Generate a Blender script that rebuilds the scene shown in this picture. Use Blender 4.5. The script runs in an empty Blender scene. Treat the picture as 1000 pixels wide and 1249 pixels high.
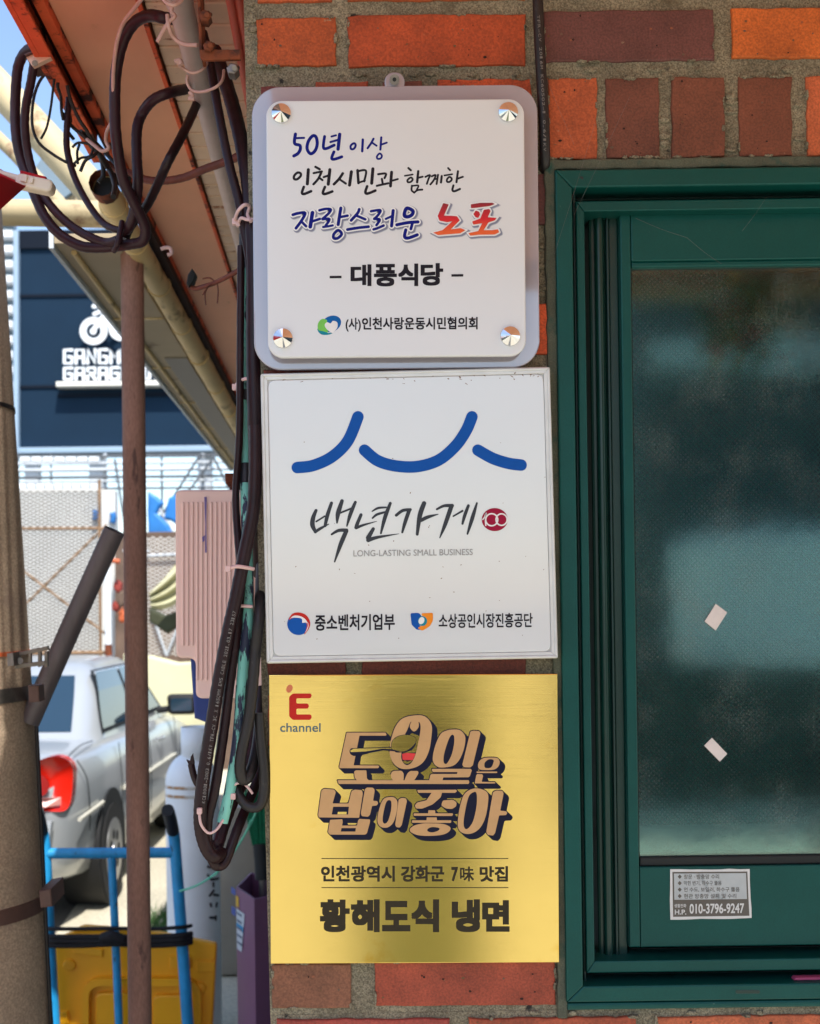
import bpy, bmesh, math, random
from mathutils import Vector, Matrix
random.seed(7)
R = math.radians
SC = bpy.context.scene
COL = SC.collection

# ------------------------------------------------------------------ camera, sky, sun, exposure
D, H, F = 1.364, 1.70, 1500.0          # camera stands D in front of the brick wall (Y=0), H above the ground
VX, VY, ROLL = 415.0, 740.0, R(0.8)
cam_d = bpy.data.cameras.new("camera"); cam = bpy.data.objects.new("camera", cam_d); COL.objects.link(cam)
cam.location = (0, -D, H); cam.rotation_euler = (R(90), ROLL, 0)
cam_d.sensor_fit = 'VERTICAL'; cam_d.sensor_height = 36; cam_d.sensor_width = 28.8
cam_d.lens = F * 36 / 1249
cam_d.shift_x = (500 - VX) / 1249; cam_d.shift_y = (VY - 624.5) / 1249
cam_d.clip_start = 0.02; cam_d.clip_end = 900
cam_d.dof.use_dof = True; cam_d.dof.focus_distance = D; cam_d.dof.aperture_fstop = 10
SC.camera = cam
world = bpy.data.worlds.new("World"); SC.world = world; world.use_nodes = True
wn = world.node_tree
SUNV = Vector((0.15, -0.5, 0.83)).normalized()
sky = wn.nodes.new('ShaderNodeTexSky'); sky.sky_type = 'NISHITA'; sky.sun_disc = False
sky.sun_elevation = math.asin(SUNV.z); sky.sun_rotation = math.atan2(SUNV.x, SUNV.y)
sky.air_density = 1.0; sky.dust_density = 1.2; sky.ozone_density = 1.2
wn.nodes['Background'].inputs[1].default_value = 0.15
wn.links.new(sky.outputs[0], wn.nodes['Background'].inputs[0])
sun_d = bpy.data.lights.new("sun", 'SUN'); sun = bpy.data.objects.new("sun", sun_d); COL.objects.link(sun)
sun_d.energy = 3.1; sun_d.angle = R(0.5); sun_d.color = (1, .97, .92)
sun.rotation_euler = SUNV.to_track_quat('Z', 'Y').to_euler(); sun.location = (0, 0, 12)
SC.view_settings.view_transform = 'Standard'; SC.view_settings.look = 'None'
SC.view_settings.exposure = 1.02; SC.view_settings.gamma = 1

# ------------------------------------------------------------------ helpers
def P(px, py, Y):
    "a spot of the photograph at depth Y metres behind the wall plane -> world point"
    dx, dy = px - VX, py - VY
    k = (Y + D) / F
    wx = math.cos(ROLL) * dx - math.sin(ROLL) * dy
    wy = math.sin(ROLL) * dx + math.cos(ROLL) * dy
    return Vector((wx * k, Y, H - wy * k))
def M(px, Y):
    return px * (Y + D) / F
def lin(v):
    v /= 255.0
    return v / 12.92 if v <= 0.04045 else ((v + 0.055) / 1.055) ** 2.4
def c(r, g, b):
    return (lin(r), lin(g), lin(b), 1)

WL = {}                                 # world location of every object that parents others
class MB:
    "collects shapes and links them as one mesh object"
    def __init__(s):
        s.v = []; s.f = []; s.m = []; s.s = []; s.mats = []; s.tint = {}
    def add(s, verts, faces, mat, smooth=False, tint=None):
        o = len(s.v)
        s.v += [Vector(p) for p in verts]
        if mat not in s.mats: s.mats.append(mat)
        i = s.mats.index(mat)
        for f in faces:
            if tint is not None: s.tint[len(s.f)] = tint
            s.f.append([o + k for k in f]); s.m.append(i); s.s.append(smooth)
        return s
    def build(s, name, parent=None, base=None):
        xs = [p.x for p in s.v]; ys = [p.y for p in s.v]; zs = [p.z for p in s.v]
        loc = Vector(base) if base else Vector(((min(xs)+max(xs))/2, (min(ys)+max(ys))/2, min(zs)))
        me = bpy.data.meshes.new(name)
        me.from_pydata([p - loc for p in s.v], [], s.f)
        for m in s.mats: me.materials.append(MAT[m])
        me.polygons.foreach_set('material_index', s.m)
        me.polygons.foreach_set('use_smooth', s.s)
        if s.tint:
            a = me.color_attributes.new('tint', 'FLOAT_COLOR', 'CORNER')
            for pi, t in s.tint.items():
                for li in me.polygons[pi].loop_indices: a.data[li].color = t
        me.update()
        o = bpy.data.objects.new(name, me); COL.objects.link(o)
        if parent is not None:
            o.parent = parent; o.location = loc - WL[parent.name]
        else: o.location = loc
        WL[o.name] = loc
        return o
def thing(name, label, cat, loc=(0, 0, 0), group=None):
    o = bpy.data.objects.new(name, None); COL.objects.link(o); o.location = loc; o.empty_display_size = .05
    WL[o.name] = Vector(loc); return tag(o, label, cat, group)
def tag(o, label, cat, group=None):
    o['label'] = label; o['category'] = cat
    if group: o['group'] = group
    return o
def struct(o):
    o['kind'] = 'structure'; return o

def catmull(pts, n=6, closed=False):
    pts = [Vector(p) for p in pts]
    if len(pts) < 3 and not closed:
        return [pts[0].lerp(pts[1], i / n) for i in range(n + 1)]
    out = []; N = len(pts); segs = N if closed else N - 1
    g = (lambda i: pts[i % N]) if closed else (lambda i: pts[max(0, min(N - 1, i))])
    for i in range(segs):
        a, b, d, e = g(i-1), g(i), g(i+1), g(i+2)
        for k in range(n):
            t = k / n
            out.append(.5*((2*b) + (d-a)*t + (2*a-5*b+4*d-e)*t*t + (3*b-a-3*d+e)*t*t*t))
    if not closed: out.append(pts[-1])
    return out
def tube(mb, pts, r, mat, seg=12, n=6, caps=True, straight=False, smooth_path=True, wob=0, closed=False):
    "round bar swept along world points; r a number or one per point"
    rs = r if isinstance(r, (list, tuple)) else [r] * len(pts)
    if straight: path = [Vector(p) for p in pts]; rr = list(rs)
    else:
        path = catmull(pts, n, closed); rr = [q[0] for q in catmull([(a, 0, 0) for a in rs], n, closed)]
    N = len(path); vs = []; fs = []
    up = None
    for i, p in enumerate(path):
        if closed: t = path[(i+1) % N] - path[i-1]
        else: t = path[min(N-1, i+1)] - path[max(0, i-1)]
        if t.length < 1e-9: t = Vector((0, 0, 1))
        t.normalize()
        if up is None:
            up = Vector((0, 0, 1)) if abs(t.z) < .9 else Vector((1, 0, 0))
        up = (up - t * up.dot(t)).normalized(); sd = t.cross(up)
        q = rr[i] * (1 + wob * math.sin(i * 2.3))
        for k in range(seg):
            a = 2 * math.pi * k / seg
            vs.append(p + (up * math.cos(a) + sd * math.sin(a)) * q)
    for i in range(N if closed else N - 1):
        j = (i + 1) % N
        for k in range(seg):
            k2 = (k + 1) % seg
            fs.append((i*seg+k, i*seg+k2, j*seg+k2, j*seg+k))
    mb.add(vs, fs, mat, True)
    if caps and not closed:
        mb.add(vs[:seg], [list(range(seg))[::-1]], mat); mb.add(vs[-seg:], [list(range(seg))], mat)
    return mb
def ptube(mb, pts, rpx, mat, **k):
    "tube whose points are (px, py, Y); radius in photograph pixels at the first point's depth"
    return tube(mb, [P(*p) for p in pts], M(rpx, pts[0][2]), mat, **k)
def area2(p):
    return sum(p[i][0]*p[(i+1) % len(p)][1] - p[(i+1) % len(p)][0]*p[i][1] for i in range(len(p))) / 2
def inset(poly, d):
    "moves a 2-D outline inwards by d (outwards when negative)"
    s = 1 if area2(poly) > 0 else -1
    out = []; N = len(poly)
    for i in range(N):
        a = Vector(poly[i-1]); b = Vector(poly[i]); e = Vector(poly[(i+1) % N])
        u = (b-a); w = (e-b)
        if u.length < 1e-9 or w.length < 1e-9: out.append(tuple(b)); continue
        u.normalize(); w.normalize()
        n1 = Vector((-u.y, u.x)) * s; n2 = Vector((-w.y, w.x)) * s
        m = n1 + n2
        if m.length < 1e-6: m = n1.copy()
        m.normalize(); k = max(.45, m.dot(n1))
        out.append(tuple(b + m * (d / k)))
    return out
from mathutils.geometry import tessellate_polygon
def fill(pts2, base=0, flip=False):
    "triangles covering a 2-D outline (x right, z up), wound to face the front"
    if len(pts2) <= 4 and not flip: return [[base+i for i in range(len(pts2))]]
    out = []
    for a, b, d in tessellate_polygon([[Vector((x, z, 0)) for x, z in pts2]]):
        A_, B_, D_ = pts2[a], pts2[b], pts2[d]
        cr = (B_[0]-A_[0])*(D_[1]-A_[1]) - (B_[1]-A_[1])*(D_[0]-A_[0])
        if abs(cr) < 1e-14: continue
        t = [base+a, base+b, base+d]
        out.append(t if (cr > 0) != flip else t[::-1])
    return out
def slab(mb, poly, yf, yb, mat, bev=0, tint=None, ref=None, smooth=False):
    "outline in photograph pixels placed at depth ref, extruded from yf (front) to yb (back); bev in metres"
    ref = yf if ref is None else ref
    w = [P(x, y, ref) for x, y in poly]
    o2 = [(p.x, p.z) for p in w]
    if area2(o2) < 0: o2 = o2[::-1]          # counter-clockwise seen from the front
    N = len(o2)
    rings = []
    if bev:
        rings.append((inset(o2, bev), yf)); rings.append((inset(o2, bev*.3), yf+bev*.3)); rings.append((o2, yf+bev))
    else: rings.append((o2, yf))
    rings.append((o2, yb))
    vs = []; fs = []
    for r_, y in rings: vs += [(x, y, z) for x, z in r_]
    fs += fill(rings[0][0])
    for q in range(len(rings)-1):
        for i in range(N):
            j = (i+1) % N
            fs.append((q*N+j, q*N+i, (q+1)*N+i, (q+1)*N+j))
    fs += fill(o2, (len(rings)-1)*N, True)
    mb.add(vs, fs, mat, smooth, tint); return mb
def flat(mb, poly, y, mat):
    "a printed shape: a thin sheet lying at depth y"
    w = [P(a, b, y) for a, b in poly]
    o2 = [(p.x, p.z) for p in w]
    if area2(o2) < 0: w = w[::-1]; o2 = o2[::-1]
    mb.add(w, fill(o2) if len(w) > 4 else [t for t in fill(o2 + [o2[0]][:0], 0)], mat); return mb
def rrect(x0, y0, x1, y1, r, n=6):
    out = []
    for cx, cy, a0 in ((x1-r, y0+r, -90), (x1-r, y1-r, 0), (x0+r, y1-r, 90), (x0+r, y0+r, 180)):
        for i in range(n+1):
            a = R(a0 + 90*i/n); out.append((cx + r*math.cos(a), cy + r*math.sin(a)))
    return out
def ell(cx, cy, rx, ry, n=28, rot=0):
    return [(cx + rx*math.cos(t)*math.cos(rot) - ry*math.sin(t)*math.sin(rot), cy + rx*math.cos(t)*math.sin(rot) + ry*math.sin(t)*math.cos(rot)) for t in [2*math.pi*i/n for i in range(n)]]
def rot_poly(poly, deg, cx, cy):
    a = R(deg); return [(cx+(x-cx)*math.cos(a)-(y-cy)*math.sin(a), cy+(x-cx)*math.sin(a)+(y-cy)*math.cos(a)) for x, y in poly]
def soft(poly, n=5):
    return [(p[0], p[1]) for p in catmull([(x, y, 0) for x, y in poly], n, True)]
def rounded(poly, r=1.0, n=4):
    "rounds every corner of an outline"
    out = []; N = len(poly)
    for i in range(N):
        a = Vector(poly[i-1]); b = Vector(poly[i]); e = Vector(poly[(i+1) % N])
        d1 = min(r, (a-b).length*.45); d2 = min(r, (e-b).length*.45)
        p = b + (a-b).normalized()*d1; q = b + (e-b).normalized()*d2
        for k in range(n+1):
            t = k/n; out.append(tuple(p*(1-t)**2 + b*2*t*(1-t) + q*t*t))
    return out
class Pen:
    "brush strokes and shapes traced in an enlarged frame (ox, oy, scale); every stroke lies a hair above the one before"
    def __init__(s, mb, y, step=1.5e-5):
        s.mb = mb; s.y = y; s.step = step; s.done = []
    def nx(s, pts):
        "a level in front of every earlier shape this one may touch"
        xs = [p[0] for p in pts]; ys = [p[1] for p in pts]; b = (min(xs)-.3, min(ys)-.3, max(xs)+.3, max(ys)+.3)
        lv = 1 + max([l for (q, l) in s.done if q[0] < b[2] and q[2] > b[0] and q[1] < b[3] and q[3] > b[1]] or [0])
        s.done.append((b, lv)); return s.y - s.step*lv
    def stroke(s, fr, pts, r, mat, grow=0, off=(0, 0), closed=False, n=6, sharp=False):
        ox, oy, k = fr
        q = [(ox + x/k + off[0], oy + y/k + off[1], 0) for x, y in pts]
        rs = r if isinstance(r, (list, tuple)) else [r]*len(q)
        if len(rs) != len(q): rs = [rs[0] + (rs[-1]-rs[0])*i/(len(q)-1) for i in range(len(q))]
        rs = [a/k + grow for a in rs]
        if closed: q = q[:-1] if (Vector(q[0])-Vector(q[-1])).length < .01 else q; rs = rs[:len(q)]
        path = [Vector(p) for p in q] if sharp else catmull(q, n, closed)
        rr = rs if sharp else [max(.05, a[0]) for a in catmull([(a, 0, 0) for a in rs], n, closed)]
        N = len(path); L = []; Rr = []
        for i in range(N):
            t = (path[(i+1) % N]-path[i-1]) if closed else (path[min(N-1, i+1)]-path[max(0, i-1)])
            t.normalize(); nn = Vector((-t.y, t.x, 0))
            L.append(path[i]+nn*rr[i]); Rr.append(path[i]-nn*rr[i])
        y = s.nx([(p.x+a, p.y+b) for i, p in enumerate(path) for a, b in ((rr[i], rr[i]), (-rr[i], -rr[i]))])
        vs = [P(p.x, p.y, y) for p in L] + [P(p.x, p.y, y) for p in Rr]
        fs = [(i, (i+1) % N, N+(i+1) % N, N+i) for i in range(N if closed else N-1)]
        s.mb.add(vs, fs, mat)
        if not closed:
            for idx, sg in ((0, -1), (N-1, 1)):
                t = (path[1]-path[0]) if idx == 0 else (path[-1]-path[-2]); t.normalize(); t *= sg
                nn = Vector((-t.y, t.x, 0)); rad = rr[idx]
                pts2 = [path[idx] + (nn*math.cos(a)+t*math.sin(a))*rad for a in [math.pi*i/8 for i in range(9)]]
                flat(s.mb, [(p.x, p.y) for p in pts2], y, mat)
    def shape(s, fr, pts, mat, off=(0, 0), grow=0, rnd=0, smooth=False):
        ox, oy, k = fr
        q = [(ox + x/k + off[0], oy + y/k + off[1]) for x, y in pts]
        if smooth: q = soft(q)
        if grow: q = inset(q, -grow)
        if rnd and not smooth: q = rounded(q, rnd+grow*.6)
        flat(s.mb, q, s.nx(q), mat)
_tc = {}
def text_geo(s, bold):
    if (s, bold) not in _tc:
        cu = bpy.data.curves.new('lettering_source', 'FONT'); cu.body = s; cu.offset = bold; cu.resolution_u = 4
        o = bpy.data.objects.new('lettering_source', cu); COL.objects.link(o)
        bpy.context.view_layer.update()
        me = bpy.data.meshes.new_from_object(o.evaluated_get(bpy.context.evaluated_depsgraph_get()))
        vs = [(v.co.x, v.co.y) for v in me.vertices]; fs = [list(p.vertices) for p in me.polygons]
        bpy.data.objects.remove(o); bpy.data.curves.remove(cu); bpy.data.meshes.remove(me)
        _tc[(s, bold)] = (vs, fs)
    return _tc[(s, bold)]
def text(mb, s, box, y, mat, bold=0.0, slope=0.0, depth=0):
    "letters filling a box of photograph pixels at depth y"
    vs, fs = text_geo(s, 0)
    if bold and not depth:
        xs_ = [v[0] for v in vs]; ys_ = [v[1] for v in vs]
        ew = (box[2]-box[0])/(max(xs_)-min(xs_)+2*bold); eh = (box[3]-box[1])/(max(ys_)-min(ys_)+2*bold)
        rx, ry = bold*ew, bold*eh
        for i in range(8):
            qx, qy = ((1, 1), (1, -1), (-1, 1), (-1, -1), (1, 0), (-1, 0), (0, 1), (0, -1))[i]; ca, sa = rx*qx, ry*qy
            text(mb, s, (box[0]+rx+ca, box[1]+ry+sa, box[2]-rx+ca, box[3]-ry+sa), y-1.5e-5*(i+1), mat, 0, slope)
        return
    x0 = min(v[0] for v in vs); x1 = max(v[0] for v in vs); y0 = min(v[1] for v in vs); y1 = max(v[1] for v in vs)
    bx0, by0, bx1, by1 = box
    w = []
    for vx, vy in vs:
        u = (vx-x0)/(x1-x0); t = (vy-y0)/(y1-y0)
        px = bx0 + u*(bx1-bx0); py = by1 - t*(by1-by0) + slope*(px-bx0)
        w.append(P(px, py, y))
    out = []
    for f in fs:
        a, b, d = w[f[0]], w[f[1]], w[f[2]]
        n = (b-a).cross(d-a)
        out.append(f if n.y < 0 else f[::-1])
    mb.add(w, out, mat)
    if depth:
        from collections import Counter
        cnt = Counter()
        for f in out:
            for i in range(len(f)): cnt[(f[i], f[(i+1) % len(f)])] += 1
        o = len(w); w2 = w + [p + Vector((0, depth, 0)) for p in w]; sf = []
        for (a, b) in cnt:
            if (b, a) not in cnt: sf.append((b, a, a+o, b+o))
        mb.add(w2, sf, mat)
def box(mb, lo, hi, mat, bev=0, tint=None):
    (x0, y0, z0), (x1, y1, z1) = lo, hi
    if not bev:
        vs = [(x, y, z) for x in (x0, x1) for y in (y0, y1) for z in (z0, z1)]
        fs = [(0, 1, 3, 2), (4, 6, 7, 5), (0, 4, 5, 1), (2, 3, 7, 6), (0, 2, 6, 4), (1, 5, 7, 3)]
        mb.add(vs, fs, mat, False, tint); return
    bm = bmesh.new(); bmesh.ops.create_cube(bm, size=1)
    for v in bm.verts: v.co = Vector(((x0+x1)/2 + v.co.x*(x1-x0), (y0+y1)/2 + v.co.y*(y1-y0), (z0+z1)/2 + v.co.z*(z1-z0)))
    bmesh.ops.bevel(bm, geom=bm.edges[:], offset=bev, segments=3, affect='EDGES', profile=.6)
    bm.verts.index_update()
    mb.add([v.co.copy() for v in bm.verts], [[v.index for v in f.verts] for f in bm.faces], mat, False, tint); bm.free()
def lathe(mb, cx, cy, prof, mat, seg=28, smooth=True):
    "profile [(radius, z)] turned about a vertical axis"
    vs = []; fs = []
    for r_, z in prof:
        for k in range(seg):
            a = 2*math.pi*k/seg; vs.append((cx+r_*math.cos(a), cy+r_*math.sin(a), z))
    for i in range(len(prof)-1):
        for k in range(seg):
            k2 = (k+1) % seg; fs.append((i*seg+k, i*seg+k2, (i+1)*seg+k2, (i+1)*seg+k))
    fs.append(list(range(seg))[::-1]); fs.append([(len(prof)-1)*seg+k for k in range(seg)])
    mb.add(vs, fs, mat, smooth)

# ------------------------------------------------------------------ materials
MAT = {}
def mat(name, col, rough=.6, metal=0, spec=.5, noise=None, patch=None, patch2=None, bump=None, coat=0, trans=0, aniso=None, attr=False, tint_spec=None, fine=None, stretch=None, crough=.05):
    m = bpy.data.materials.new(name); m.use_nodes = True; MAT[name] = m
    nt = m.node_tree; N = nt.nodes; L = nt.links; b = N['Principled BSDF']
    tc = N.new('ShaderNodeTexCoord'); src = tc.outputs['Object']
    if stretch:
        mp = N.new('ShaderNodeMapping'); mp.inputs['Scale'].default_value = stretch; L.new(src, mp.inputs[0]); src = mp.outputs[0]
    def nz(scale, det=5, rgh=.6, off=0):
        t = N.new('ShaderNodeTexNoise'); t.inputs['Scale'].default_value = scale; t.inputs['Detail'].default_value = det; t.inputs['Roughness'].default_value = rgh
        if off:
            q = N.new('ShaderNodeVectorMath'); q.inputs[1].default_value = (off, off*1.7, off*.6); L.new(src, q.inputs[0]); L.new(q.outputs[0], t.inputs['Vector'])
        else: L.new(src, t.inputs['Vector'])
        return t.outputs['Fac']
    def mixc(fac, a, bb, mode='MIX'):
        x = N.new('ShaderNodeMix'); x.data_type = 'RGBA'; x.blend_type = mode
        if isinstance(fac, float): x.inputs[0].default_value = fac
        else: L.new(fac, x.inputs[0])
        for s, v in ((6, a), (7, bb)):
            if isinstance(v, tuple): x.inputs[s].default_value = v
            else: L.new(v, x.inputs[s])
        return x.outputs[2]
    def ramp(fac, lo, hi):
        r_ = N.new('ShaderNodeMapRange'); r_.inputs[1].default_value = lo; r_.inputs[2].default_value = hi; L.new(fac, r_.inputs[0]); return r_.outputs[0]
    cur = col if len(col) == 4 else (*col, 1)
    if attr:
        a = N.new('ShaderNodeAttribute'); a.attribute_name = 'tint'; cur = a.outputs['Color']
    if noise:
        sc, amt = noise[:2]
        f = ramp(nz(sc, off=3.1), .3, .7)
        lo = 1-amt; hi = 1+amt
        g = N.new('ShaderNodeMapRange'); g.inputs[3].default_value = lo; g.inputs[4].default_value = hi; L.new(f, g.inputs[0])
        cmb = N.new('ShaderNodeCombineColor')
        for i in range(3): L.new(g.outputs[0], cmb.inputs[i])
        cur = mixc(1.0, cur, cmb.outputs[0], 'MULTIPLY')
    if fine:
        sc, amt = fine
        f = ramp(nz(sc, 2, .5, 7.7), .35, .65)
        g = N.new('ShaderNodeMapRange'); g.inputs[3].default_value = 1-amt; g.inputs[4].default_value = 1+amt; L.new(f, g.inputs[0])
        cmb = N.new('ShaderNodeCombineColor')
        for i in range(3): L.new(g.outputs[0], cmb.inputs[i])
        cur = mixc(1.0, cur, cmb.outputs[0], 'MULTIPLY')
    for kk, p in enumerate((patch, patch2)):
        if p:
            sc, thr, wid, pc = p[:4]
            f = ramp(nz(sc, 7, .65, 11.3+5*kk), thr, thr+wid)
            cur = mixc(f, cur, pc)
    if isinstance(cur, tuple): b.inputs['Base Color'].default_value = cur
    else: L.new(cur, b.inputs['Base Color'])
    b.inputs['Roughness'].default_value = rough; b.inputs['Metallic'].default_value = metal
    b.inputs['Specular IOR Level'].default_value = spec
    if tint_spec: b.inputs['Specular Tint'].default_value = tint_spec
    if coat: b.inputs['Coat Weight'].default_value = coat; b.inputs['Coat Roughness'].default_value = crough
    if trans: b.inputs['Transmission Weight'].default_value = trans
    if aniso:
        b.inputs['Anisotropic'].default_value = aniso
        t = N.new('ShaderNodeCombineXYZ'); t.inputs[2].default_value = 1; L.new(t.outputs[0], b.inputs['Tangent'])
    if bump:
        sc, st = bump[:2]
        bp = N.new('ShaderNodeBump'); bp.inputs['Strength'].default_value = st; bp.inputs['Distance'].default_value = bump[2] if len(bump) > 2 else .002
        L.new(nz(sc, 6, .65, 2.2), bp.inputs['Height']); L.new(bp.outputs[0], b.inputs['Normal'])
    return m
W1 = (1, 1, 1, 1)
mat('brick', W1, .7, attr=True, noise=(16, .3), fine=(420, .2), patch=(46, .68, .06, c(160, 138, 112)), patch2=(150, .69, .03, c(40, 22, 20)), bump=(170, .8, .0016))
mat('mortar', c(132, 124, 104), .95, noise=(12, .35), fine=(600, .4), patch=(18, .58, .14, c(92, 82, 64)), patch2=(34, .63, .05, c(46, 44, 42)), bump=(200, 1.0, .004))
mat('painted_mortar', c(80, 84, 70), .85, noise=(25, .3), fine=(600, .2), patch=(30, .55, .12, c(28, 70, 62)), bump=(90, .8, .003))
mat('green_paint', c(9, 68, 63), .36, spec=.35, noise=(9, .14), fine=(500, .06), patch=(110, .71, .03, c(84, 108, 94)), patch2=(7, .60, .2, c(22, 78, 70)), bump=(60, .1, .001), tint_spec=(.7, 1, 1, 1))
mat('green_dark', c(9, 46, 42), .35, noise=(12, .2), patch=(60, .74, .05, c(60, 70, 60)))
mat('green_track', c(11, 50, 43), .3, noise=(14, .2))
mat('gasket_shade_black', c(8, 14, 16), .6)  # also paints shade into window gaps, holes and pipe mouths
mat('rubber_black', c(26, 22, 23), .5, noise=(60, .25), patch=(50, .62, .1, c(62, 55, 53)), bump=(200, .15, .0006))
mat('cable_maroon', c(36, 17, 21), .42, spec=.3, noise=(40, .25), patch=(45, .64, .14, c(72, 50, 50)), bump=(200, .12, .0005))
mat('cable_purple', c(50, 25, 32), .42, spec=.3, noise=(30, .25), patch=(60, .68, .1, c(96, 76, 78)), patch2=(14, .6, .1, c(78, 32, 38)), bump=(200, .12, .0005))
mat('cable_grey', c(88, 78, 86), .45, noise=(30, .2))
mat('cable_rust', c(108, 50, 36), .6, noise=(50, .35), patch=(60, .6, .1, c(60, 32, 30)))
mat('cable_print', c(112, 108, 106), .7, noise=(400, .3))
mat('pipe_grey', c(186, 166, 160), .5, noise=(20, .08), patch=(70, .72, .03, c(70, 58, 55)), patch2=(20, .6, .15, c(150, 125, 118)))
mat('wire_pale', c(190, 150, 138), .5, noise=(60, .1))
mat('tie_pink', c(212, 178, 176), .4)
mat('rust_metal', c(120, 58, 26), .8, noise=(30, .35), patch=(35, .52, .1, c(62, 30, 18)), patch2=(30, .66, .05, c(172, 100, 50)), bump=(160, .5, .001))
mat('beam_red', c(226, 98, 54), .75, noise=(12, .25), patch=(16, .51, .08, c(70, 24, 12)), patch2=(40, .62, .08, c(160, 56, 22)), bump=(90, .3, .001))
mat('beam_dark', c(45, 20, 12), .85, noise=(18, .4))
mat('soffit_paint', c(242, 172, 134), .6, noise=(5, .1), patch=(9, .64, .14, c(200, 140, 100)), patch2=(26, .68, .06, c(150, 96, 64)), stretch=(1, .5, 1), bump=(20, .05, .001))  # pink base deepened to stand in for the awning's red bounce light
mat('soffit_rib', c(230, 200, 172), .6, noise=(8, .1), patch=(30, .62, .08, c(150, 95, 65)))
mat('sheet_red', c(226, 110, 90), .5, noise=(10, .15), patch=(25, .66, .08, c(120, 50, 38)))
mat('zinc', c(130, 124, 120), .45, metal=.9, noise=(60, .2))
mat('chrome', c(225, 225, 225), .06, metal=1)
mat('acrylic_back', c(160, 156, 166), .06, spec=1.0, coat=1, noise=(3, .02), patch=(26, .79, .02, c(150, 140, 130)))
mat('acrylic_white', c(218, 220, 222), .2, noise=(3, .015), patch=(70, .79, .015, c(140, 135, 125)))
mat('sign_white', c(212, 216, 218), .1, noise=(4, .02), coat=.8, patch=(60, .77, .02, c(120, 110, 98)))
mat('sign_edge', c(212, 210, 206), .18, noise=(30, .06), patch=(50, .66, .04, c(150, 130, 110)))
mat('sign_rim', c(210, 213, 213), .12, noise=(30, .08), patch=(90, .70, .03, c(110, 90, 70)))
mat('speck', c(110, 80, 55), .9)
mat('brass', c(224, 197, 116), .12, metal=1, noise=(6, .05), patch=(10, .60, .12, c(212, 172, 74)), patch2=(45, .765, .03, c(120, 90, 40)))
for nm, col in (('ink_blue', c(10, 22, 118)), ('ink_black', c(33, 30, 38)), ('ink_navy', c(24, 26, 48)), ('ink_red', c(196, 22, 30)), ('ink_white', c(228, 228, 228)),
    ('ink_shadow', c(128, 132, 150)), ('ink_shadow_soft', c(182, 184, 192)), ('ink_azure', c(16, 82, 166)), ('ink_logo_blue', c(15, 95, 165)), ('ink_green', c(120, 195, 90)), ('ink_teal', c(25, 130, 150)), ('ink_grey', c(150, 150, 150)),
    ('ink_crimson', c(152, 22, 58)), ('ink_orange', c(236, 140, 40)), ('ink_tan', c(196, 156, 110)), ('ink_umber', c(54, 48, 36)), ('ink_steel', c(92, 112, 118)), ('ink_pink', c(205, 120, 85)), ('ink_brickred', c(190, 42, 34)), ('ink_mouth', c(214, 66, 66)), ('ink_dark_taupe', c(98, 94, 88)), ('ink_sky', c(70, 150, 195))):
    mat(nm, col, .6, spec=.15, noise=(50, .06))
mat('ink_brush', c(28, 28, 38), .35, noise=(70, .25), patch=(160, .74, .03, c(120, 125, 130)))
mat('ink_gradient', c(200, 25, 30), .45)
mat('sticker_white', c(205, 206, 205), .4, noise=(40, .06), patch=(30, .62, .1, c(160, 162, 162)))
mat('sticker_panel', c(172, 178, 180), .4, noise=(30, .1), patch=(16, .60, .1, c(100, 108, 112)))
mat('paper_white', c(215, 205, 200), .7, noise=(60, .06))
mat('paper_edge', c(140, 85, 60), .8)
mat('purple_ribbon', c(165, 70, 110), .5)
mat('concrete', c(168, 146, 122), .9, noise=(9, .14), fine=(260, .25), patch=(10, .55, .15, c(150, 128, 112)), patch2=(28, .7, .05, c(150, 100, 72)), bump=(120, .5, .002))
mat('concrete_low', c(120, 100, 90), .9, noise=(9, .2), fine=(260, .2), patch=(25, .66, .06, c(140, 80, 50)), bump=(120, .5, .002))
mat('pole_rust', c(156, 116, 100), .8, noise=(16, .2), fine=(300, .12), patch=(10, .62, .12, c(160, 88, 52)), patch2=(30, .62, .06, c(104, 76, 68)), bump=(200, .4, .001), stretch=(1, 1, .3))
mat('tube_dark', c(92, 84, 86), .45, noise=(30, .2), stretch=(1, 1, .25), patch=(40, .66, .06, c(96, 76, 66)))
mat('strap_brown', c(92, 66, 56), .6, noise=(30, .2))
mat('steel_strap', c(120, 112, 104), .4, metal=.8, noise=(40, .3))
mat('orange_tape', c(190, 92, 48), .6)
mat('pink_plastic', c(236, 202, 194), .45, noise=(6, .05), patch=(90, .77, .02, c(110, 80, 80)))
mat('violet_stain', c(105, 88, 150), .6)
mat('blue_panel', c(20, 52, 128), .5, noise=(10, .15))
mat('teal_paint', c(120, 190, 176), .6, noise=(30, .15), patch=(46, .52, .03, c(36, 42, 66)), patch2=(60, .64, .03, c(180, 205, 190)), stretch=(1, 1, .22), bump=(120, .4, .001))
mat('tape_black', c(26, 22, 28), .5, noise=(60, .3), bump=(150, .5, .001))
mat('cyl_white', c(240, 243, 245), .45, noise=(6, .05), patch=(14, .66, .08, c(180, 140, 90)))
mat('rust_band', c(180, 130, 80), .8, noise=(30, .3), patch=(26, .5, .08, c(205, 200, 190)))
mat('truck_blue', c(36, 150, 208), .4, noise=(30, .2), patch=(35, .62, .08, c(20, 60, 90)), stretch=(1, 1, .5))
mat('crate_yellow', c(255, 178, 14), .42, noise=(5, .08), patch=(12, .66, .1, c(230, 130, 20)))
mat('bungee', c(20, 18, 22), .8, noise=(60, .4))
mat('grip', c(22, 26, 30), .6)
mat('bin_purple', c(128, 84, 116), .5, noise=(8, .08))
mat('label_white', c(205, 212, 218), .5); mat('label_yellow', c(220, 170, 40), .5); mat('label_blue', c(50, 80, 160), .5); mat('label_text', c(90, 105, 130), .5)
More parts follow.
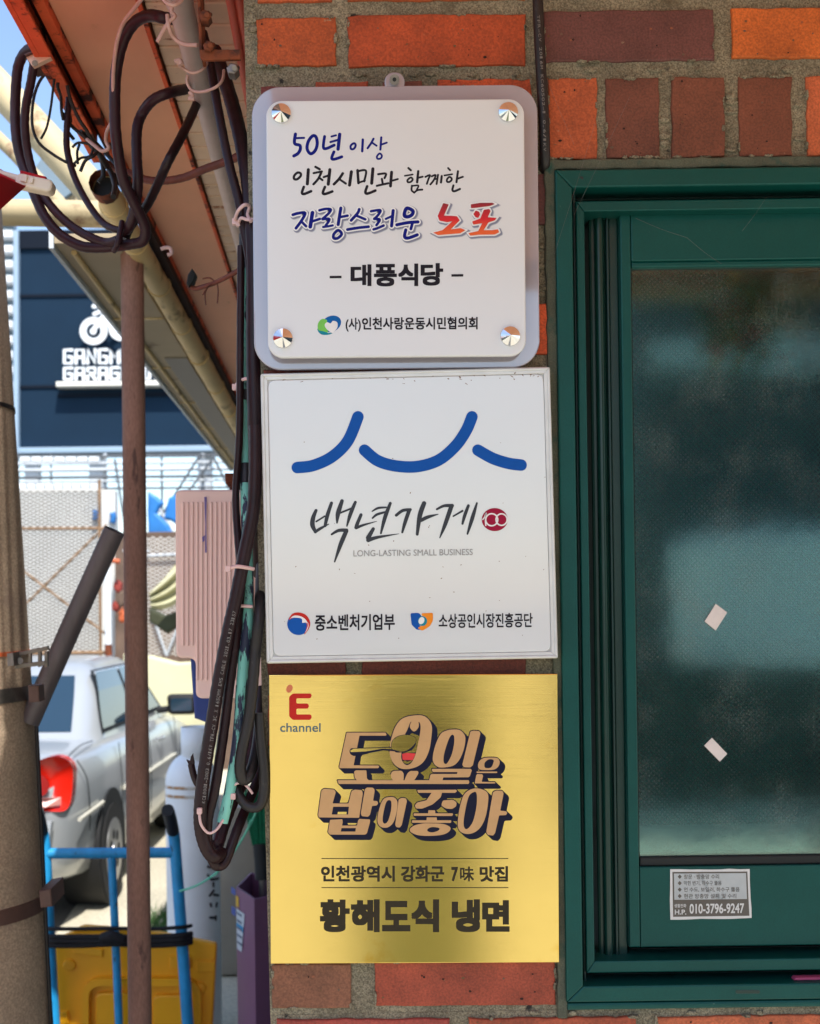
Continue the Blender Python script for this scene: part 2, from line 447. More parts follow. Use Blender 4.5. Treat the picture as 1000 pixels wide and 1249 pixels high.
mat('broom_green', c(14, 122, 84), .7, fine=(400, .3), stretch=(1, 1, .1))
mat('string_green', c(110, 205, 170), .5)
mat('steel_brushed', c(165, 158, 148), .35, metal=.9, noise=(5, .1))
mat('car_paint', c(176, 180, 182), .3, metal=.3, coat=.6, noise=(2, .02))
mat('car_dark', c(16, 17, 19), .7)
mat('car_glass', c(34, 56, 72), .04, spec=.9)
mat('lamp_red', c(214, 34, 18), .22)
mat('lamp_clear', c(205, 140, 130), .25)
mat('lamp_deep', c(150, 10, 10), .2)
mat('car_trim', c(200, 196, 180), .5)
mat('tyre', c(26, 25, 25), .85); mat('alloy', c(180, 180, 180), .3, metal=.8)
mat('asphalt', c(96, 92, 86), .95, noise=(1.3, .15), fine=(60, .2), patch=(3, .62, .12, c(120, 112, 98)), bump=(60, .4, .003))
mat('paving', c(190, 182, 160), .95, noise=(1.5, .12), fine=(50, .15), bump=(40, .3, .003))
mat('grass', c(60, 100, 45), .9, noise=(30, .4))
mat('navy_clad', c(15, 40, 60), .8, spec=.2, noise=(1.2, .1)); mat('navy_seam', c(9, 20, 34), .8, spec=.2)
mat('letter_white', c(235, 238, 238), .5); mat('white_paint', c(225, 228, 228), .5, noise=(4, .05)); mat('white_line', c(235, 230, 215), .5)
mat('pale_frame', c(150, 172, 190), .5)
mat('cream_tube', c(196, 178, 138), .6, noise=(6, .15), patch=(9, .56, .12, c(136, 108, 72)))
mat('gutter_cream', c(220, 194, 138), .65, noise=(6, .15), patch=(12, .56, .1, c(116, 92, 46)), patch2=(22, .62, .08, c(235, 214, 168)), bump=(25, .3, .003), stretch=(1, .35, 1))
mat('rail_rust', c(186, 168, 130), .7, noise=(5, .15), patch=(6, .5, .1, c(110, 74, 50)))
mat('roof_beige', c(176, 160, 130), .7, noise=(3, .1), patch=(5, .64, .05, c(140, 122, 96))); mat('roof_grey', c(150, 146, 138), .7); mat('roof_white', c(205, 214, 222), .6)
mat('blue_grey_panel', c(118, 138, 152), .6)
mat('red_fabric', c(196, 20, 34), .75, noise=(12, .08), fine=(500, .1))
mat('plastic_ivory', c(226, 208, 186), .4, noise=(20, .05))
mat('mesh_wire', c(92, 86, 80), .7, metal=.3, noise=(3, .3)); mat('mesh_pale', c(205, 200, 190), .6, noise=(3, .1)); mat('rail_brown', c(135, 105, 75), .7, noise=(9, .3))
mat('tarp_blue', c(40, 118, 186), .5, noise=(4, .2)); mat('tarp_khaki', c(196, 190, 150), .7, noise=(5, .1)); mat('tarp_dark', c(60, 62, 40), .8, noise=(5, .3))
mat('scaffold_dark', c(84, 88, 92), .6, noise=(6, .2)); mat('galv', c(188, 192, 194), .5, noise=(6, .1)); mat('pale_wall', c(214, 212, 204), .85, noise=(1.5, .06)); mat('cream_wall', c(206, 200, 160), .85, noise=(2, .08))
mat('brown_clutter', c(104, 84, 70), .9, noise=(4, .3)); mat('red_clutter', c(150, 60, 50), .8); mat('leaf', c(48, 84, 36), .8, noise=(20, .4)); mat('petal_red', c(190, 30, 30), .7); mat('petal_yellow', c(215, 165, 40), .7)
mat('facade_dark', c(60, 66, 70), .8, noise=(1, .15)); mat('facade_band', c(200, 210, 208), .6, noise=(2, .06)); mat('facade_cream', c(170, 150, 110), .7)
mat('mirror_block_green', c(178, 186, 146), .5, noise=(4, .1)); mat('canvas_grey', c(150, 140, 134), .85, noise=(4, .06)); mat('canopy_edge', c(110, 40, 34), .7)
mat('hedge_dark', c(44, 54, 50), .8, noise=(5, .3)); mat('inner_wall', c(120, 125, 120), .9)
# printed red-to-orange fade of the two big red syllables (an ink that varies with height, as printed)
def grad_ink():
    m = MAT['ink_gradient']; nt = m.node_tree; b = nt.nodes['Principled BSDF']
    g = nt.nodes.new('ShaderNodeTexCoord'); s = nt.nodes.new('ShaderNodeSeparateXYZ'); r_ = nt.nodes.new('ShaderNodeValToRGB')
    nt.links.new(g.outputs['Generated'], s.inputs[0]); nt.links.new(s.outputs[2], r_.inputs[0]); nt.links.new(r_.outputs[0], b.inputs['Base Color'])
    e = r_.color_ramp.elements; e[0].color = c(226, 92, 34); e[0].position = .12; e[1].color = c(140, 18, 34); e[1].position = .98
    k = e.new(.5); k.color = c(208, 14, 30)
grad_ink()
# brushed brass: fine horizontal grain
def brush():
    nt = MAT['brass'].node_tree; b = nt.nodes['Principled BSDF']
    tc = nt.nodes.new('ShaderNodeTexCoord'); mp = nt.nodes.new('ShaderNodeMapping'); mp.inputs['Scale'].default_value = (6, 1, 1500)
    n = nt.nodes.new('ShaderNodeTexNoise'); n.inputs['Scale'].default_value = 1; n.inputs['Detail'].default_value = 3
    bp = nt.nodes.new('ShaderNodeBump'); bp.inputs['Strength'].default_value = .12; bp.inputs['Distance'].default_value = .0003
    nt.links.new(tc.outputs['Object'], mp.inputs[0]); nt.links.new(mp.outputs[0], n.inputs['Vector']); nt.links.new(n.outputs['Fac'], bp.inputs['Height']); nt.links.new(bp.outputs[0], b.inputs['Normal'])
brush()
# window glass: tinted, reflecting, light passes
def glass_mat():
    m = bpy.data.materials.new('window_glass'); m.use_nodes = True; MAT['window_glass'] = m
    nt = m.node_tree; N = nt.nodes; L = nt.links; N.remove(N['Principled BSDF']); out = N['Material Output']
    t = N.new('ShaderNodeBsdfTransparent'); t.inputs[0].default_value = (.55, .78, .78, 1)
    g = N.new('ShaderNodeBsdfGlossy'); g.inputs[0].default_value = (.68, .95, .86, 1); g.inputs['Roughness'].default_value = .075
    fr = N.new('ShaderNodeFresnel'); fr.inputs[0].default_value = 2.6
    tc = N.new('ShaderNodeTexCoord'); n = N.new('ShaderNodeTexNoise'); n.inputs['Scale'].default_value = 9; n.inputs['Detail'].default_value = 6; L.new(tc.outputs['Object'], n.inputs['Vector'])
    bp = N.new('ShaderNodeBump'); bp.inputs['Strength'].default_value = .16; bp.inputs['Distance'].default_value = .0015; L.new(n.outputs['Fac'], bp.inputs['Height']); L.new(bp.outputs[0], g.inputs['Normal'])
    mx = N.new('ShaderNodeMixShader'); L.new(fr.outputs[0], mx.inputs[0]); L.new(t.outputs[0], mx.inputs[1]); L.new(g.outputs[0], mx.inputs[2])
    df = N.new('ShaderNodeBsdfDiffuse'); df.inputs[0].default_value = (.25, .3, .28, 1)
    n2 = N.new('ShaderNodeTexNoise'); n2.inputs['Scale'].default_value = 420; n2.inputs['Detail'].default_value = 4; L.new(tc.outputs['Object'], n2.inputs['Vector'])
    n3 = N.new('ShaderNodeTexNoise'); n3.inputs['Scale'].default_value = 16; n3.inputs['Detail'].default_value = 5; L.new(tc.outputs['Object'], n3.inputs['Vector'])
    ml = N.new('ShaderNodeMath'); ml.operation = 'MULTIPLY'; L.new(n2.outputs['Fac'], ml.inputs[0]); L.new(n3.outputs['Fac'], ml.inputs[1])
    mr = N.new('ShaderNodeMapRange'); mr.inputs[1].default_value = .25; mr.inputs[2].default_value = .5; mr.inputs[3].default_value = .02; mr.inputs[4].default_value = .3; L.new(ml.outputs[0], mr.inputs[0])
    m2 = N.new('ShaderNodeMixShader'); L.new(mr.outputs[0], m2.inputs[0]); L.new(mx.outputs[0], m2.inputs[1]); L.new(df.outputs[0], m2.inputs[2]); L.new(m2.outputs[0], out.inputs[0])
    # patterned privacy film with a staggered grid of dots
    m = bpy.data.materials.new('dot_film'); m.use_nodes = True; MAT['dot_film'] = m
    nt = m.node_tree; N = nt.nodes; L = nt.links; b = N['Principled BSDF']; b.inputs['Roughness'].default_value = .3
    tc = N.new('ShaderNodeTexCoord'); mp = N.new('ShaderNodeMapping'); mp.inputs['Rotation'].default_value = (0, R(45), 0); mp.inputs['Scale'].default_value = (240, 0, 240)
    v = N.new('ShaderNodeTexVoronoi'); v.inputs['Randomness'].default_value = .12; v.inputs['Scale'].default_value = 1
    L.new(tc.outputs['Object'], mp.inputs[0]); L.new(mp.outputs[0], v.inputs['Vector'])
    mr = N.new('ShaderNodeMapRange'); mr.inputs[1].default_value = .28; mr.inputs[2].default_value = .52; L.new(v.outputs['Distance'], mr.inputs[0])
    mx = N.new('ShaderNodeMix'); mx.data_type = 'RGBA'; L.new(mr.outputs[0], mx.inputs[0]); mx.inputs[6].default_value = c(8, 36, 38); mx.inputs[7].default_value = c(148, 192, 172)
    L.new(mx.outputs[2], b.inputs['Base Color'])
    bp = N.new('ShaderNodeBump'); bp.inputs['Strength'].default_value = .4; bp.inputs['Distance'].default_value = .001; L.new(mr.outputs[0], bp.inputs['Height']); L.new(bp.outputs[0], b.inputs['Normal'])
    t = N.new('ShaderNodeBsdfTransparent'); ms = N.new('ShaderNodeMixShader'); ms.inputs[0].default_value = .85
    L.new(t.outputs[0], ms.inputs[1]); L.new(b.outputs[0], ms.inputs[2]); L.new(ms.outputs[0], N['Material Output'].inputs[0])
glass_mat()
# translucent red cloth
def cloth():
    nt = MAT['red_fabric'].node_tree; N = nt.nodes; b = N['Principled BSDF']
    t = N.new('ShaderNodeBsdfTranslucent'); t.inputs[0].default_value = c(215, 30, 40); ms = N.new('ShaderNodeMixShader'); ms.inputs[0].default_value = .35
    nt.links.new(b.outputs[0], ms.inputs[1]); nt.links.new(t.outputs[0], ms.inputs[2]); nt.links.new(ms.outputs[0], N['Material Output'].inputs[0])
cloth()

# ------------------------------------------------------------------ ground
def sheet(name, poly, z, m):
    mb = MB(); mb.add([(x, y, z) for x, y in poly], [list(range(len(poly)))], m); return struct(mb.build(name))
sheet('ground', [(-400, -400), (400, -400), (400, 400), (-400, 400)], -.03, 'asphalt')
sheet('road', [(-60, -60), (60, -60), (60, 60), (-60, 60)], -.004, 'asphalt')
sheet('pavement', [(-30, -40), (30, -40), (30, -.0), (-30, -.0)], .0, 'paving')
sheet('path', [(-1.45, 3.4), (-.25, 3.4), (-.75, 14), (-1.9, 14)], .0, 'paving')

# ------------------------------------------------------------------ the brick building
bld = thing('brick_building', 'orange and dark brown brick building with green window and long metal soffit', 'building', (0.6, 1.5, 0))
def W(u, v):
    "upright coordinates of the wall (in photograph pixels) -> photograph"
    s = math.sin(ROLL); return (u + (v-207)*s, v - (u-677)*s)
def ledge(py):                       # left corner of the wall
    return 297 + (py) * 33/1249
wall = MB()
def mort(poly, yf=.004, yb=.20, m='mortar'): slab(wall, poly, yf, yb, m)
TOPY, BOTY, RX = -600, 2700, 3000
def wq(u0, v0, u1, v1): return [W(u0, v0), W(u1, v0), W(u1, v1), W(u0, v1)]
lc = lambda y: (ledge(y), y)
mort([lc(TOPY), (RX, TOPY-45), W(RX, 207), W(677, 207), (ledge(209), 211)])
mort([(ledge(209), 211.4), W(676.6, 207.4), W(676.6, 1231), (ledge(1231), 1238)])
mort([(ledge(1238), 1238.4), W(677, 1231.4), W(RX, 1231.4), W(RX, BOTY), lc(BOTY)])
mort([W(1702, 207.4), W(RX, 207.4), W(RX, 1231), W(1702, 1231)])
OR = [c(166, 76, 38), c(170, 82, 38), c(152, 66, 36), c(170, 86, 44)]
DK = [c(100, 58, 54), c(112, 62, 48), c(106, 56, 42), c(94, 54, 52)]
def rough(poly, amp=.9, seg=9):
    out = []
    for i in range(len(poly)):
        a = Vector(poly[i]); b = Vector(poly[(i+1) % len(poly)])
        n = max(2, int((b-a).length/12))
        for k in range(n):
            p = a.lerp(b, k/n); out.append((p.x+random.uniform(-amp, amp), p.y+random.uniform(-amp, amp)))
    return out
def brick(x0, y0, x1, y1, col, sl=-.012, amp=1.15):
    xm = x0
    q = [(x0, y0), (x1, y0+(x1-x0)*sl), (x1+(y1-y0)*.013, y1+(x1-x0)*sl), (x0+(y1-y0)*.013, y1)]
    d = random.uniform(-.0008, .0012)
    slab(wall, rough(q, amp), d, .02, 'brick', .0016, col, ref=0)
# bricks read from the photograph
brick(313, -60, 405, 2.5, OR[0]); brick(424, -60, 640, 1, OR[1]); brick(660, -60, 872, -8, DK[0]); brick(893, -60, 1090, -10, OR[2])
brick(312, 22, 409, 80.5, c(170, 78, 36)); brick(424, 19, 641, 81, c(166, 70, 34)); brick(663, 13, 871, 75, c(98, 58, 54)); brick(893, 10, 1095, 71, c(186, 94, 38), -.006)
brick(1115, 5, 1320, 66, DK[1]); brick(1340, 2, 1545, 63, OR[0]); brick(1565, -2, 1770, 60, DK[2])
brick(668, 95, 728, 193.5, c(176, 84, 46), amp=1.3); brick(739, 95, 804, 192, c(106, 60, 46), amp=.9); brick(819, 94, 883, 191.5, c(114, 64, 46)); brick(901, 93, 966, 190.5, c(112, 62, 44), amp=1.2); brick(984, 92, 1048, 189, c(176, 88, 52), amp=1.1)
for i in range(9): brick(1068+82*i, 90-1.2*i, 1132+82*i, 188-1.2*i, random.choice(DK+OR))
brick(533, 97, 648, 197, c(186, 78, 40)); brick(318, 105, 366, 205, c(104, 48, 44)); brick(384, 100, 448, 200, c(150, 66, 40)); brick(466, 99, 515, 199, DK[1])
row = 0
for y0 in [213+79.3*k for k in range(12)]:
    off = 0 if row % 2 else 105
    xs = 318 + (y0-213)*.014 + (0 if row % 2 else 0)
    x = xs; first = True
    while x < 640:
        w = (95 if row % 2 else 200) if first else 200
        x1 = min(x+w, 668 + (y0-213)*.0135)
        colr = {1: c(200, 84, 40), 2: c(196, 82, 42), 3: c(120, 58, 46), 7: c(96, 40, 30)}.get(row, random.choice(OR+DK))
        if x1-x > 15: brick(x, y0, x1, y0+62, colr, -.012 if row < 7 else -.008)
        x = x1+20; first = False
    row += 1
brick(331, 1176, 428, 1230, c(122, 78, 56), -.004, .5); brick(457, 1174, 677, 1228, c(152, 68, 46), -.008, .5)
brick(337, 1244, 548, 1306, c(150, 62, 52), -.004); brick(572, 1243, 776, 1304, c(158, 74, 48), -.012); brick(800, 1241, 1003, 1300, c(178, 92, 58), -.012, .9)
for i in range(7): brick(1022+222*i, 1238-2.6*i, 1224+222*i, 1300-2.6*i, random.choice(OR+DK))
for r_ in range(12):                                   # courses below the picture
    y0 = 1322+79*r_
    for i in range(12):
        x0 = 340+222*i-(110 if r_ % 2 else 0); 
        if i == 0 and r_ % 2: brick(340, y0, 432, y0+60, random.choice(OR+DK)); continue
        brick(x0, y0-2.6*i, x0+202, y0+60-2.6*i, random.choice(OR+DK))
for r_ in range(5):                                    # and above it
    y0 = -140-79*r_
    for i in range(12):
        x0 = 312+222*i-(110 if r_ % 2 == 0 else 0)
        if i == 0 and r_ % 2 == 0: brick(312, y0, 404, y0+60, random.choice(OR+DK)); continue
        brick(x0, y0-2.6*i, x0+202, y0+60-2.6*i, random.choice(OR+DK))
# smeared and painted mortar round the window
slab(wall, rough([W(664, 194), W(1720, 194), W(1720, 206.6), W(677.6, 206.6), W(677.6, 1243), W(667, 1243)], 1.1), -.0035, .01, 'painted_mortar', .002)
VIS = [(312, 22, 409, 80), (424, 19, 641, 81), (663, 13, 871, 75), (893, 10, 1095, 71), (668, 95, 728, 193), (739, 95, 804, 192), (819, 94, 883, 191), (901, 93, 966, 190), (984, 92, 1048, 189), (331, 1176, 428, 1230), (457, 1174, 677, 1228), (572, 1243, 776, 1304), (800, 1241, 1003, 1300), (533, 97, 648, 105)]
for x0, y0, x1, y1 in VIS:                             # smears of mortar over brick edges, kiln pits and chips
    for k in range(7):
        e = random.choice('lrtb'); t = random.random()
        x, y = {'l': (x0+1, y0+(y1-y0)*t), 'r': (x1, y0+(y1-y0)*t), 't': (x0+(x1-x0)*t, y0-(x1-x0)*t*.011), 'b': (x0+(x1-x0)*t, y1-(x1-x0)*t*.011)}[e]
        a_, b_ = random.uniform(2, 9), random.uniform(.8, 2.4)
        if e in 'lr': a_, b_ = b_, a_
        slab(wall, rough(ell(x, y, a_, b_, 11), .9), -.0012-random.uniform(0, .0006), .004, 'mortar', .0006)
    for k in range(int((x1-x0)*(y1-y0)/900)):
        x, y = random.uniform(x0+4, x1-4), random.uniform(y0+4, y1-5)
        a_ = random.uniform(.5, 1.6); flat(wall, rough(ell(x, y, a_*random.uniform(.7, 1.8), a_, 7), .3), -.0014, random.choice(['speck', 'beam_dark', 'beam_dark', 'brown_clutter', 'paper_edge']))
for i in range(40):                                    # lumps of mortar along the joints
    x, y = random.choice([(random.uniform(660, 1000), 84), (random.uniform(312, 650), 90), (random.uniform(330, 1000), 1236), (random.uniform(300, 309), random.uniform(0, 130)), (random.uniform(655, 672), random.uniform(200, 440)), (random.choice([733, 811, 892, 975]), random.uniform(100, 185))])
    slab(wall, rough(ell(x, y, random.uniform(3, 9), random.uniform(2, 4), 9), .8), .0005+random.uniform(0, .0008), .006, 'mortar', .0012)
wallo = wall.build('brick_wall', bld)
sd = MB()                                              # flank of the building running back from the corner
x_c = P(305, 0, 0).x
box(sd, (x_c+.02, .2005, 0), (x_c+.22, 9, 2.55), 'inner_wall')
sd.build('side_wall', bld)

# window
def ring(mb, o, i, yf, yb, m, bev=.0012):
    (a, b, d, e), (f, g, h, k) = o, i
    for q in ([(a, b), (d, b), (h, g), (f, g)], [(d, b), (d, e), (h, k), (h, g)], [(d, e), (a, e), (f, k), (h, k)], [(a, e), (a, b), (f, g), (f, k)]):
        slab(mb, [W(*p) for p in q], yf, yb, m, bev)
def wbox(mb, u0, v0, u1, v1, yf, yb, m, bev=.0012): slab(mb, wq(u0, v0, u1, v1), yf, yb, m, bev)
wf = MB()
ring(wf, (677, 207, 1700, 1223), (697.5, 229, 1680, 1203.5), -.009, .07, 'green_paint', .002)
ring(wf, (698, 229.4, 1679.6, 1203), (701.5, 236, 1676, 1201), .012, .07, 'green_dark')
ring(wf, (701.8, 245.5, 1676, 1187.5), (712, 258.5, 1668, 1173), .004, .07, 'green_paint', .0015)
wbox(wf, 702, 236.5, 1676, 245, .03, .07, 'green_dark', 0); wbox(wf, 702, 1188, 1676, 1200.6, .035, .07, 'gasket_shade_black', 0)
wbox(wf, 677.5, 1223.6, 1700, 1233, -.004, .05, 'green_paint', .003)
win = wf.build('window', bld)
tr = MB()
wbox(tr, 712.4, 259, 716.5, 1172.5, .06, .075, 'gasket_shade_black', 0)  # near-black back puts the shade of the gap into the colour
wbox(tr, 716.9, 259, 738, 1172.5, .034, .07, 'green_track', .003)
tube(tr, [P(*W(729, 262), .032), P(*W(729, 1170), .032)], .0052, 'green_track', straight=True)
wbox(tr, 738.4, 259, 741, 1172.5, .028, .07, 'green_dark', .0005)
wbox(tr, 741.3, 259, 752, 1172.5, .032, .07, 'green_track', .001)
wbox(tr, 752.3, 259, 754.5, 1172.5, .06, .075, 'gasket_shade_black', 0)
wbox(tr, 755, 1158, 1660, 1172.6, .05, .075, 'gasket_shade_black', 0)  # near-black strip paints the shadow below the sash
tr.build('track', win)
sh = MB()
SL, ST_, SR, SB = 755, 259, 1500, 1157
wbox(sh, SL, ST_, 768, SB, .020, .055, 'green_paint', .0018)
wbox(sh, 1482, ST_, SR, SB, .020, .055, 'green_paint', .0018)
wbox(sh, 768.4, ST_, 1481.6, 320, .021, .055, 'green_paint', .0015)
wbox(sh, 768.4, 1059, 1481.6, SB, .021, .055, 'green_paint', .0015)
wbox(sh, 768.4, 320.4, 1481.6, 328, .0235, .055, 'green_paint', .002)
wbox(sh, 768.4, 1047, 1481.6, 1058.6, .025, .055, 'gasket_shade_black', .002)
wbox(sh, 766.5, 328.4, 768.3, 1046.6, .0245, .05, 'gasket_shade_black', 0)
sh.build('sash', win)
gp = MB(); slab(gp, wq(768.6, 328.2, 1481.4, 1046.8), .030, .034, 'window_glass'); gp.build('pane', win)
fm = MB(); slab(fm, wq(768.6, 328.2, 1481.4, 1008), .0365, .0368, 'dot_film'); fm.build('patterned_film', win)
iw = MB(); wbox(iw, 700, 996, 1660, 1072, .075, .20, 'facade_band', .004); iw.build('inner_sill', win)
iw = MB(); slab(iw, wq(680, 210, 1690, 1230), .34, .36, 'inner_wall'); iw.build('inner_curtain', win)
pr = MB(); slab(pr, [W(957, 1196.6), W(1300, 1197), W(1300, 1200.4), W(955, 1199.8)], .0, .01, 'purple_ribbon', .0006)
slab(pr, [W(700+228, 1193.5), W(700+252, 1193.5), W(700+251, 1199.5), W(700+228, 1199.5)], .028, .034, 'gasket_shade_black')
pr.build('drain_strip', win)
bo = MB(); tube(bo, [P(709, 217.5, -.0092), P(709, 217.5, -.004)], .0022, 'gasket_shade_black', straight=True); bo.build('drill_hole', win)
bo = MB(); slab(bo, rrect(897, 1207.5, 927, 1212, 2), -.0093, -.005, 'green_dark', .0004); bo.build('drain_slot', win)

# roof edge over the flank: soffit, beam, gutter
ZS = 2.5
sp = MB(); box(sp, (-.372, -.05, ZS), (-.254, 4.4, ZS+.03), 'soffit_paint', .002); sp.build('soffit_panel', bld)
lp = MB(); box(lp, (-.257, -.05, ZS-.004), (-.2505, 4.4, ZS-.0005), 'beam_red', .001); lp.build('soffit_strip', bld)
rb = MB(); y = -.05
while y < 4.4:
    box(rb, (-.249, y, ZS+.004), (-.135, y+.058, ZS+.02), 'soffit_rib', .004); box(rb, (-.249, y+.0585, ZS+.010), (-.135, y+.0635, ZS+.02), 'beam_red'); y += .064
rb.build('ribbed_soffit', bld)
st = MB()
for i in range(9):
    x = -.134 + i*.011
    tube(st, [(x, -.05, ZS+.0+.003*(i % 3)), (x, 4.4, ZS+.0+.003*(i % 3))], .0058, 'sheet_red', straight=True)
box(st, (-.136, -.05, ZS+.006), (-.03, 4.4, ZS+.012), 'sheet_red')
st.build('corrugated_strip', bld)
be = MB()
box(be, (-.412, -.25, ZS-.035), (-.404, .74, ZS+.05), 'beam_red', .001); box(be, (-.4038, -.25, ZS-.035), (-.388, .74, ZS-.03), 'beam_red', .001)
box(be, (-.4035, -.25, ZS+.012), (-.3725, 4.2, ZS+.03), 'beam_dark'); box(be, (-.3875, -.25, ZS-.012), (-.3725, 3.2, ZS+.0115), 'beam_red', .001)
be.build('rusty_beam', bld)
gt = MB()
tube(gt, [(-.409, .83, 2.452), (-.413, 2.0, 2.456), (-.414, 3.0, 2.457), (-.415, 4.3, 2.458)], [.022, .027, .029, .031], 'gutter_cream', seg=20, wob=.02, caps=False)
for yy in (.92, 1.16, 1.5, 1.9, 2.3, 2.8, 3.3, 3.8): tube(gt, [(-.412, yy, 2.455), (-.412, yy+.012, 2.455)], .0255+.0018*yy if yy < 2.2 else .031, 'gutter_cream', seg=18, straight=True)
tube(gt, [(-.409, .80, 2.452), (-.4095, .845, 2.452)], .0238, 'rust_metal', straight=True, caps=False); tube(gt, [(-.409, .835, 2.452), (-.409, .84, 2.452)], .0235, 'gasket_shade_black', straight=True)  # near-black disc paints the dark inside of the open end
gt.build('gutter_pipe', bld)
ft = MB(); box(ft, (-.392, .78, ZS-.03), (-.3735, 4.3, ZS-.0125), 'beam_dark'); ft.build('gutter_board', bld)
rf = MB(); box(rf, (-.425, -.25, ZS+.055), (2.8, 9, ZS+.10), 'roof_grey', .004); rf.build('roof', bld)
cn = MB()                                              # canopy over the shop front, above the picture
box(cn, (-.10, -1.62, 2.52), (2.8, -.003, 2.545), 'soffit_paint', .003); box(cn, (-.10, -1.66, 2.50), (2.8, -1.622, 2.56), 'canopy_edge', .003); box(cn, (-.10, -1.664, 2.46), (2.8, -1.63, 2.499), 'facade_cream', .003)
cn.build('front_canopy', bld)

# ------------------------------------------------------------------ heritage plaque (uppermost sign)
def sticker_mb(): return MB()
pq = thing('plaque', 'rounded white acrylic plaque with blue and red brush lettering on four chrome studs, uppermost sign', 'sign', P(482, 450, 0))
bk = MB()
slab(bk, rot_poly(rrect(308.5, 104.5, 657, 450, 34, 10), -.55, 482, 277), -.021, -.015, 'acrylic_back', .0012)
slab(bk, rot_poly(rrect(469, 88, 493.5, 112, 11), -.5, 482, 100), -.0205, -.0155, 'acrylic_back', .001)
bko = bk.build('back_panel', pq)
sc = MB(); tube(sc, [P(481, 97, -.0255), P(481, 97, -.015)], M(6, 0), 'zinc', straight=True); tube(sc, [P(481, 97, -.0262), P(481, 97, -.0253)], M(2.4, 0), 'gasket_shade_black', straight=True); sc.build('screw', bko)
fp = MB(); slab(fp, rot_poly(rrect(325.5, 121.5, 640.5, 435, 19, 9), -.45, 483, 278), -.039, -.033, 'acrylic_white', .0015, smooth=False); fpo = fp.build('front_panel', pq)
for x, y in ((343, 139), (619.5, 137.5), (345, 413), (622, 410.5)):
    s = MB(); cc = P(x, y, -.039); r_ = M(12.2, -.039)
    vs = []; fs = []; prof = [(r_*.98, 0), (r_, -.0015), (r_*.96, -.003), (r_*.5, -.0055), (0.0001, -.0082)]
    for rr, yy in prof:
        for k in range(24):
            a = 2*math.pi*k/24; vs.append((cc.x+rr*math.cos(a), cc.y+yy, cc.z+rr*math.sin(a)))
    for i in range(len(prof)-1):
        for k in range(24): k2 = (k+1) % 24; fs.append((i*24+k, i*24+k2, (i+1)*24+k2, (i+1)*24+k))
    s.add(vs, fs, 'chrome'); tube(s, [cc, (cc.x, -.0152, cc.z)], r_*.7, 'chrome', straight=True)
    s.build('stud', pq)
YF = -.0391
A = (340, 150, 6.667); B = (470, 190, 6.667); C_ = (340, 240, 5.556)
lt = MB(); pen = Pen(lt, YF)
K = 'ink_blue'
for pts, r_ in (([(135, 90), (128, 165), (170, 182), (174, 215), (155, 248), (122, 268)], 13), ([(135, 124), (170, 122), (205, 121)], 9), ([(428, 110), (465, 100)], 8), ([(420, 155), (490, 135)], 9),
    ([(372, 110), (362, 195), (385, 208), (450, 180)], 12), ([(495, 92), (482, 212)], 14), ([(448, 235), (430, 285), (450, 295), (512, 275)], 12),
    ([(683, 135), (678, 230)], 10), ([(770, 128), (750, 165), (722, 205)], 9), ([(758, 160), (795, 185)], 8), ([(833, 117), (826, 216)], 9), ([(830, 177), (878, 160)], 8)): pen.stroke(A, pts, r_, K)
for pts, r_ in (([(275, 105), (240, 150), (230, 210), (258, 250), (295, 225), (312, 170), (303, 115)], 13), ([(610, 165), (585, 185), (588, 212), (612, 208), (625, 180)], 9), ([(820, 248), (798, 272), (804, 291), (828, 288), (838, 266)], 8)): pen.stroke(A, pts, r_, K, closed=True)
lt.build('lettering', fpo)
lt = MB(); pen = Pen(lt, YF); K = 'ink_black'
for pts, r_ in (([(240, 380), (232, 495)], 13), ([(203, 520), (188, 567), (207, 577), (262, 555)], 11), ([(298, 357), (332, 376)], 10), ([(283, 408), (350, 394)], 9), ([(347, 396), (322, 452), (282, 498)], 10), ([(325, 442), (355, 465)], 9),
    ([(415, 380), (402, 498)], 13), ([(365, 440), (408, 426)], 9), ([(375, 520), (358, 567), (377, 577), (435, 557)], 11), ([(520, 410), (490, 455), (448, 498)], 11), ([(500, 462), (545, 493)], 9), ([(590, 397), (575, 505)], 13),
    ([(640, 385), (648, 488)], 11), ([(640, 393), (708, 388), (694, 475)], 9), ([(652, 485), (700, 468)], 8), ([(765, 373), (755, 490)], 13), ([(718, 515), (704, 562), (722, 574), (785, 550)], 11),
    ([(808, 417), (870, 412), (860, 448)], 9), ([(838, 455), (845, 495)], 9), ([(797, 511), (845, 500), (890, 490)], 9), ([(917, 400), (908, 513)], 12), ([(912, 472), (968, 456)], 8)): pen.stroke(A, pts, r_, K)
pen.stroke(A, [(150, 405), (125, 430), (125, 455), (150, 457), (178, 430), (175, 408)], 10, K, closed=True)
for pts, r_ in (([(187, 100), (207, 118)], 9), ([(158, 163), (222, 152)], 7), ([(267, 126), (258, 215)], 10), ([(262, 180), (303, 170)], 8), ([(216, 243), (213, 280), (235, 300)], 8), ([(220, 245), (268, 242), (255, 275)], 7), ([(237, 297), (262, 280), (300, 275)], 8),
    ([(325, 172), (362, 157), (350, 190), (337, 228)], 8), ([(377, 167), (408, 157), (395, 195), (366, 233)], 8), ([(405, 192), (425, 182)], 6), ([(428, 155), (416, 230)], 8), ([(458, 165), (452, 217)], 9),
    ([(510, 100), (526, 117)], 8), ([(480, 160), (543, 150)], 7), ([(590, 126), (578, 214)], 9), ([(585, 187), (630, 171)], 8), ([(553, 241), (545, 278), (562, 288), (606, 270)], 9)): pen.stroke(B, pts, r_, K)
for pts in ([(207, 177), (182, 195), (182, 214), (207, 212), (222, 192)], [(522, 172), (502, 190), (502, 211), (524, 211), (540, 190)]): pen.stroke(B, pts, 8, K, closed=True)
lt.build('lettering', fpo)
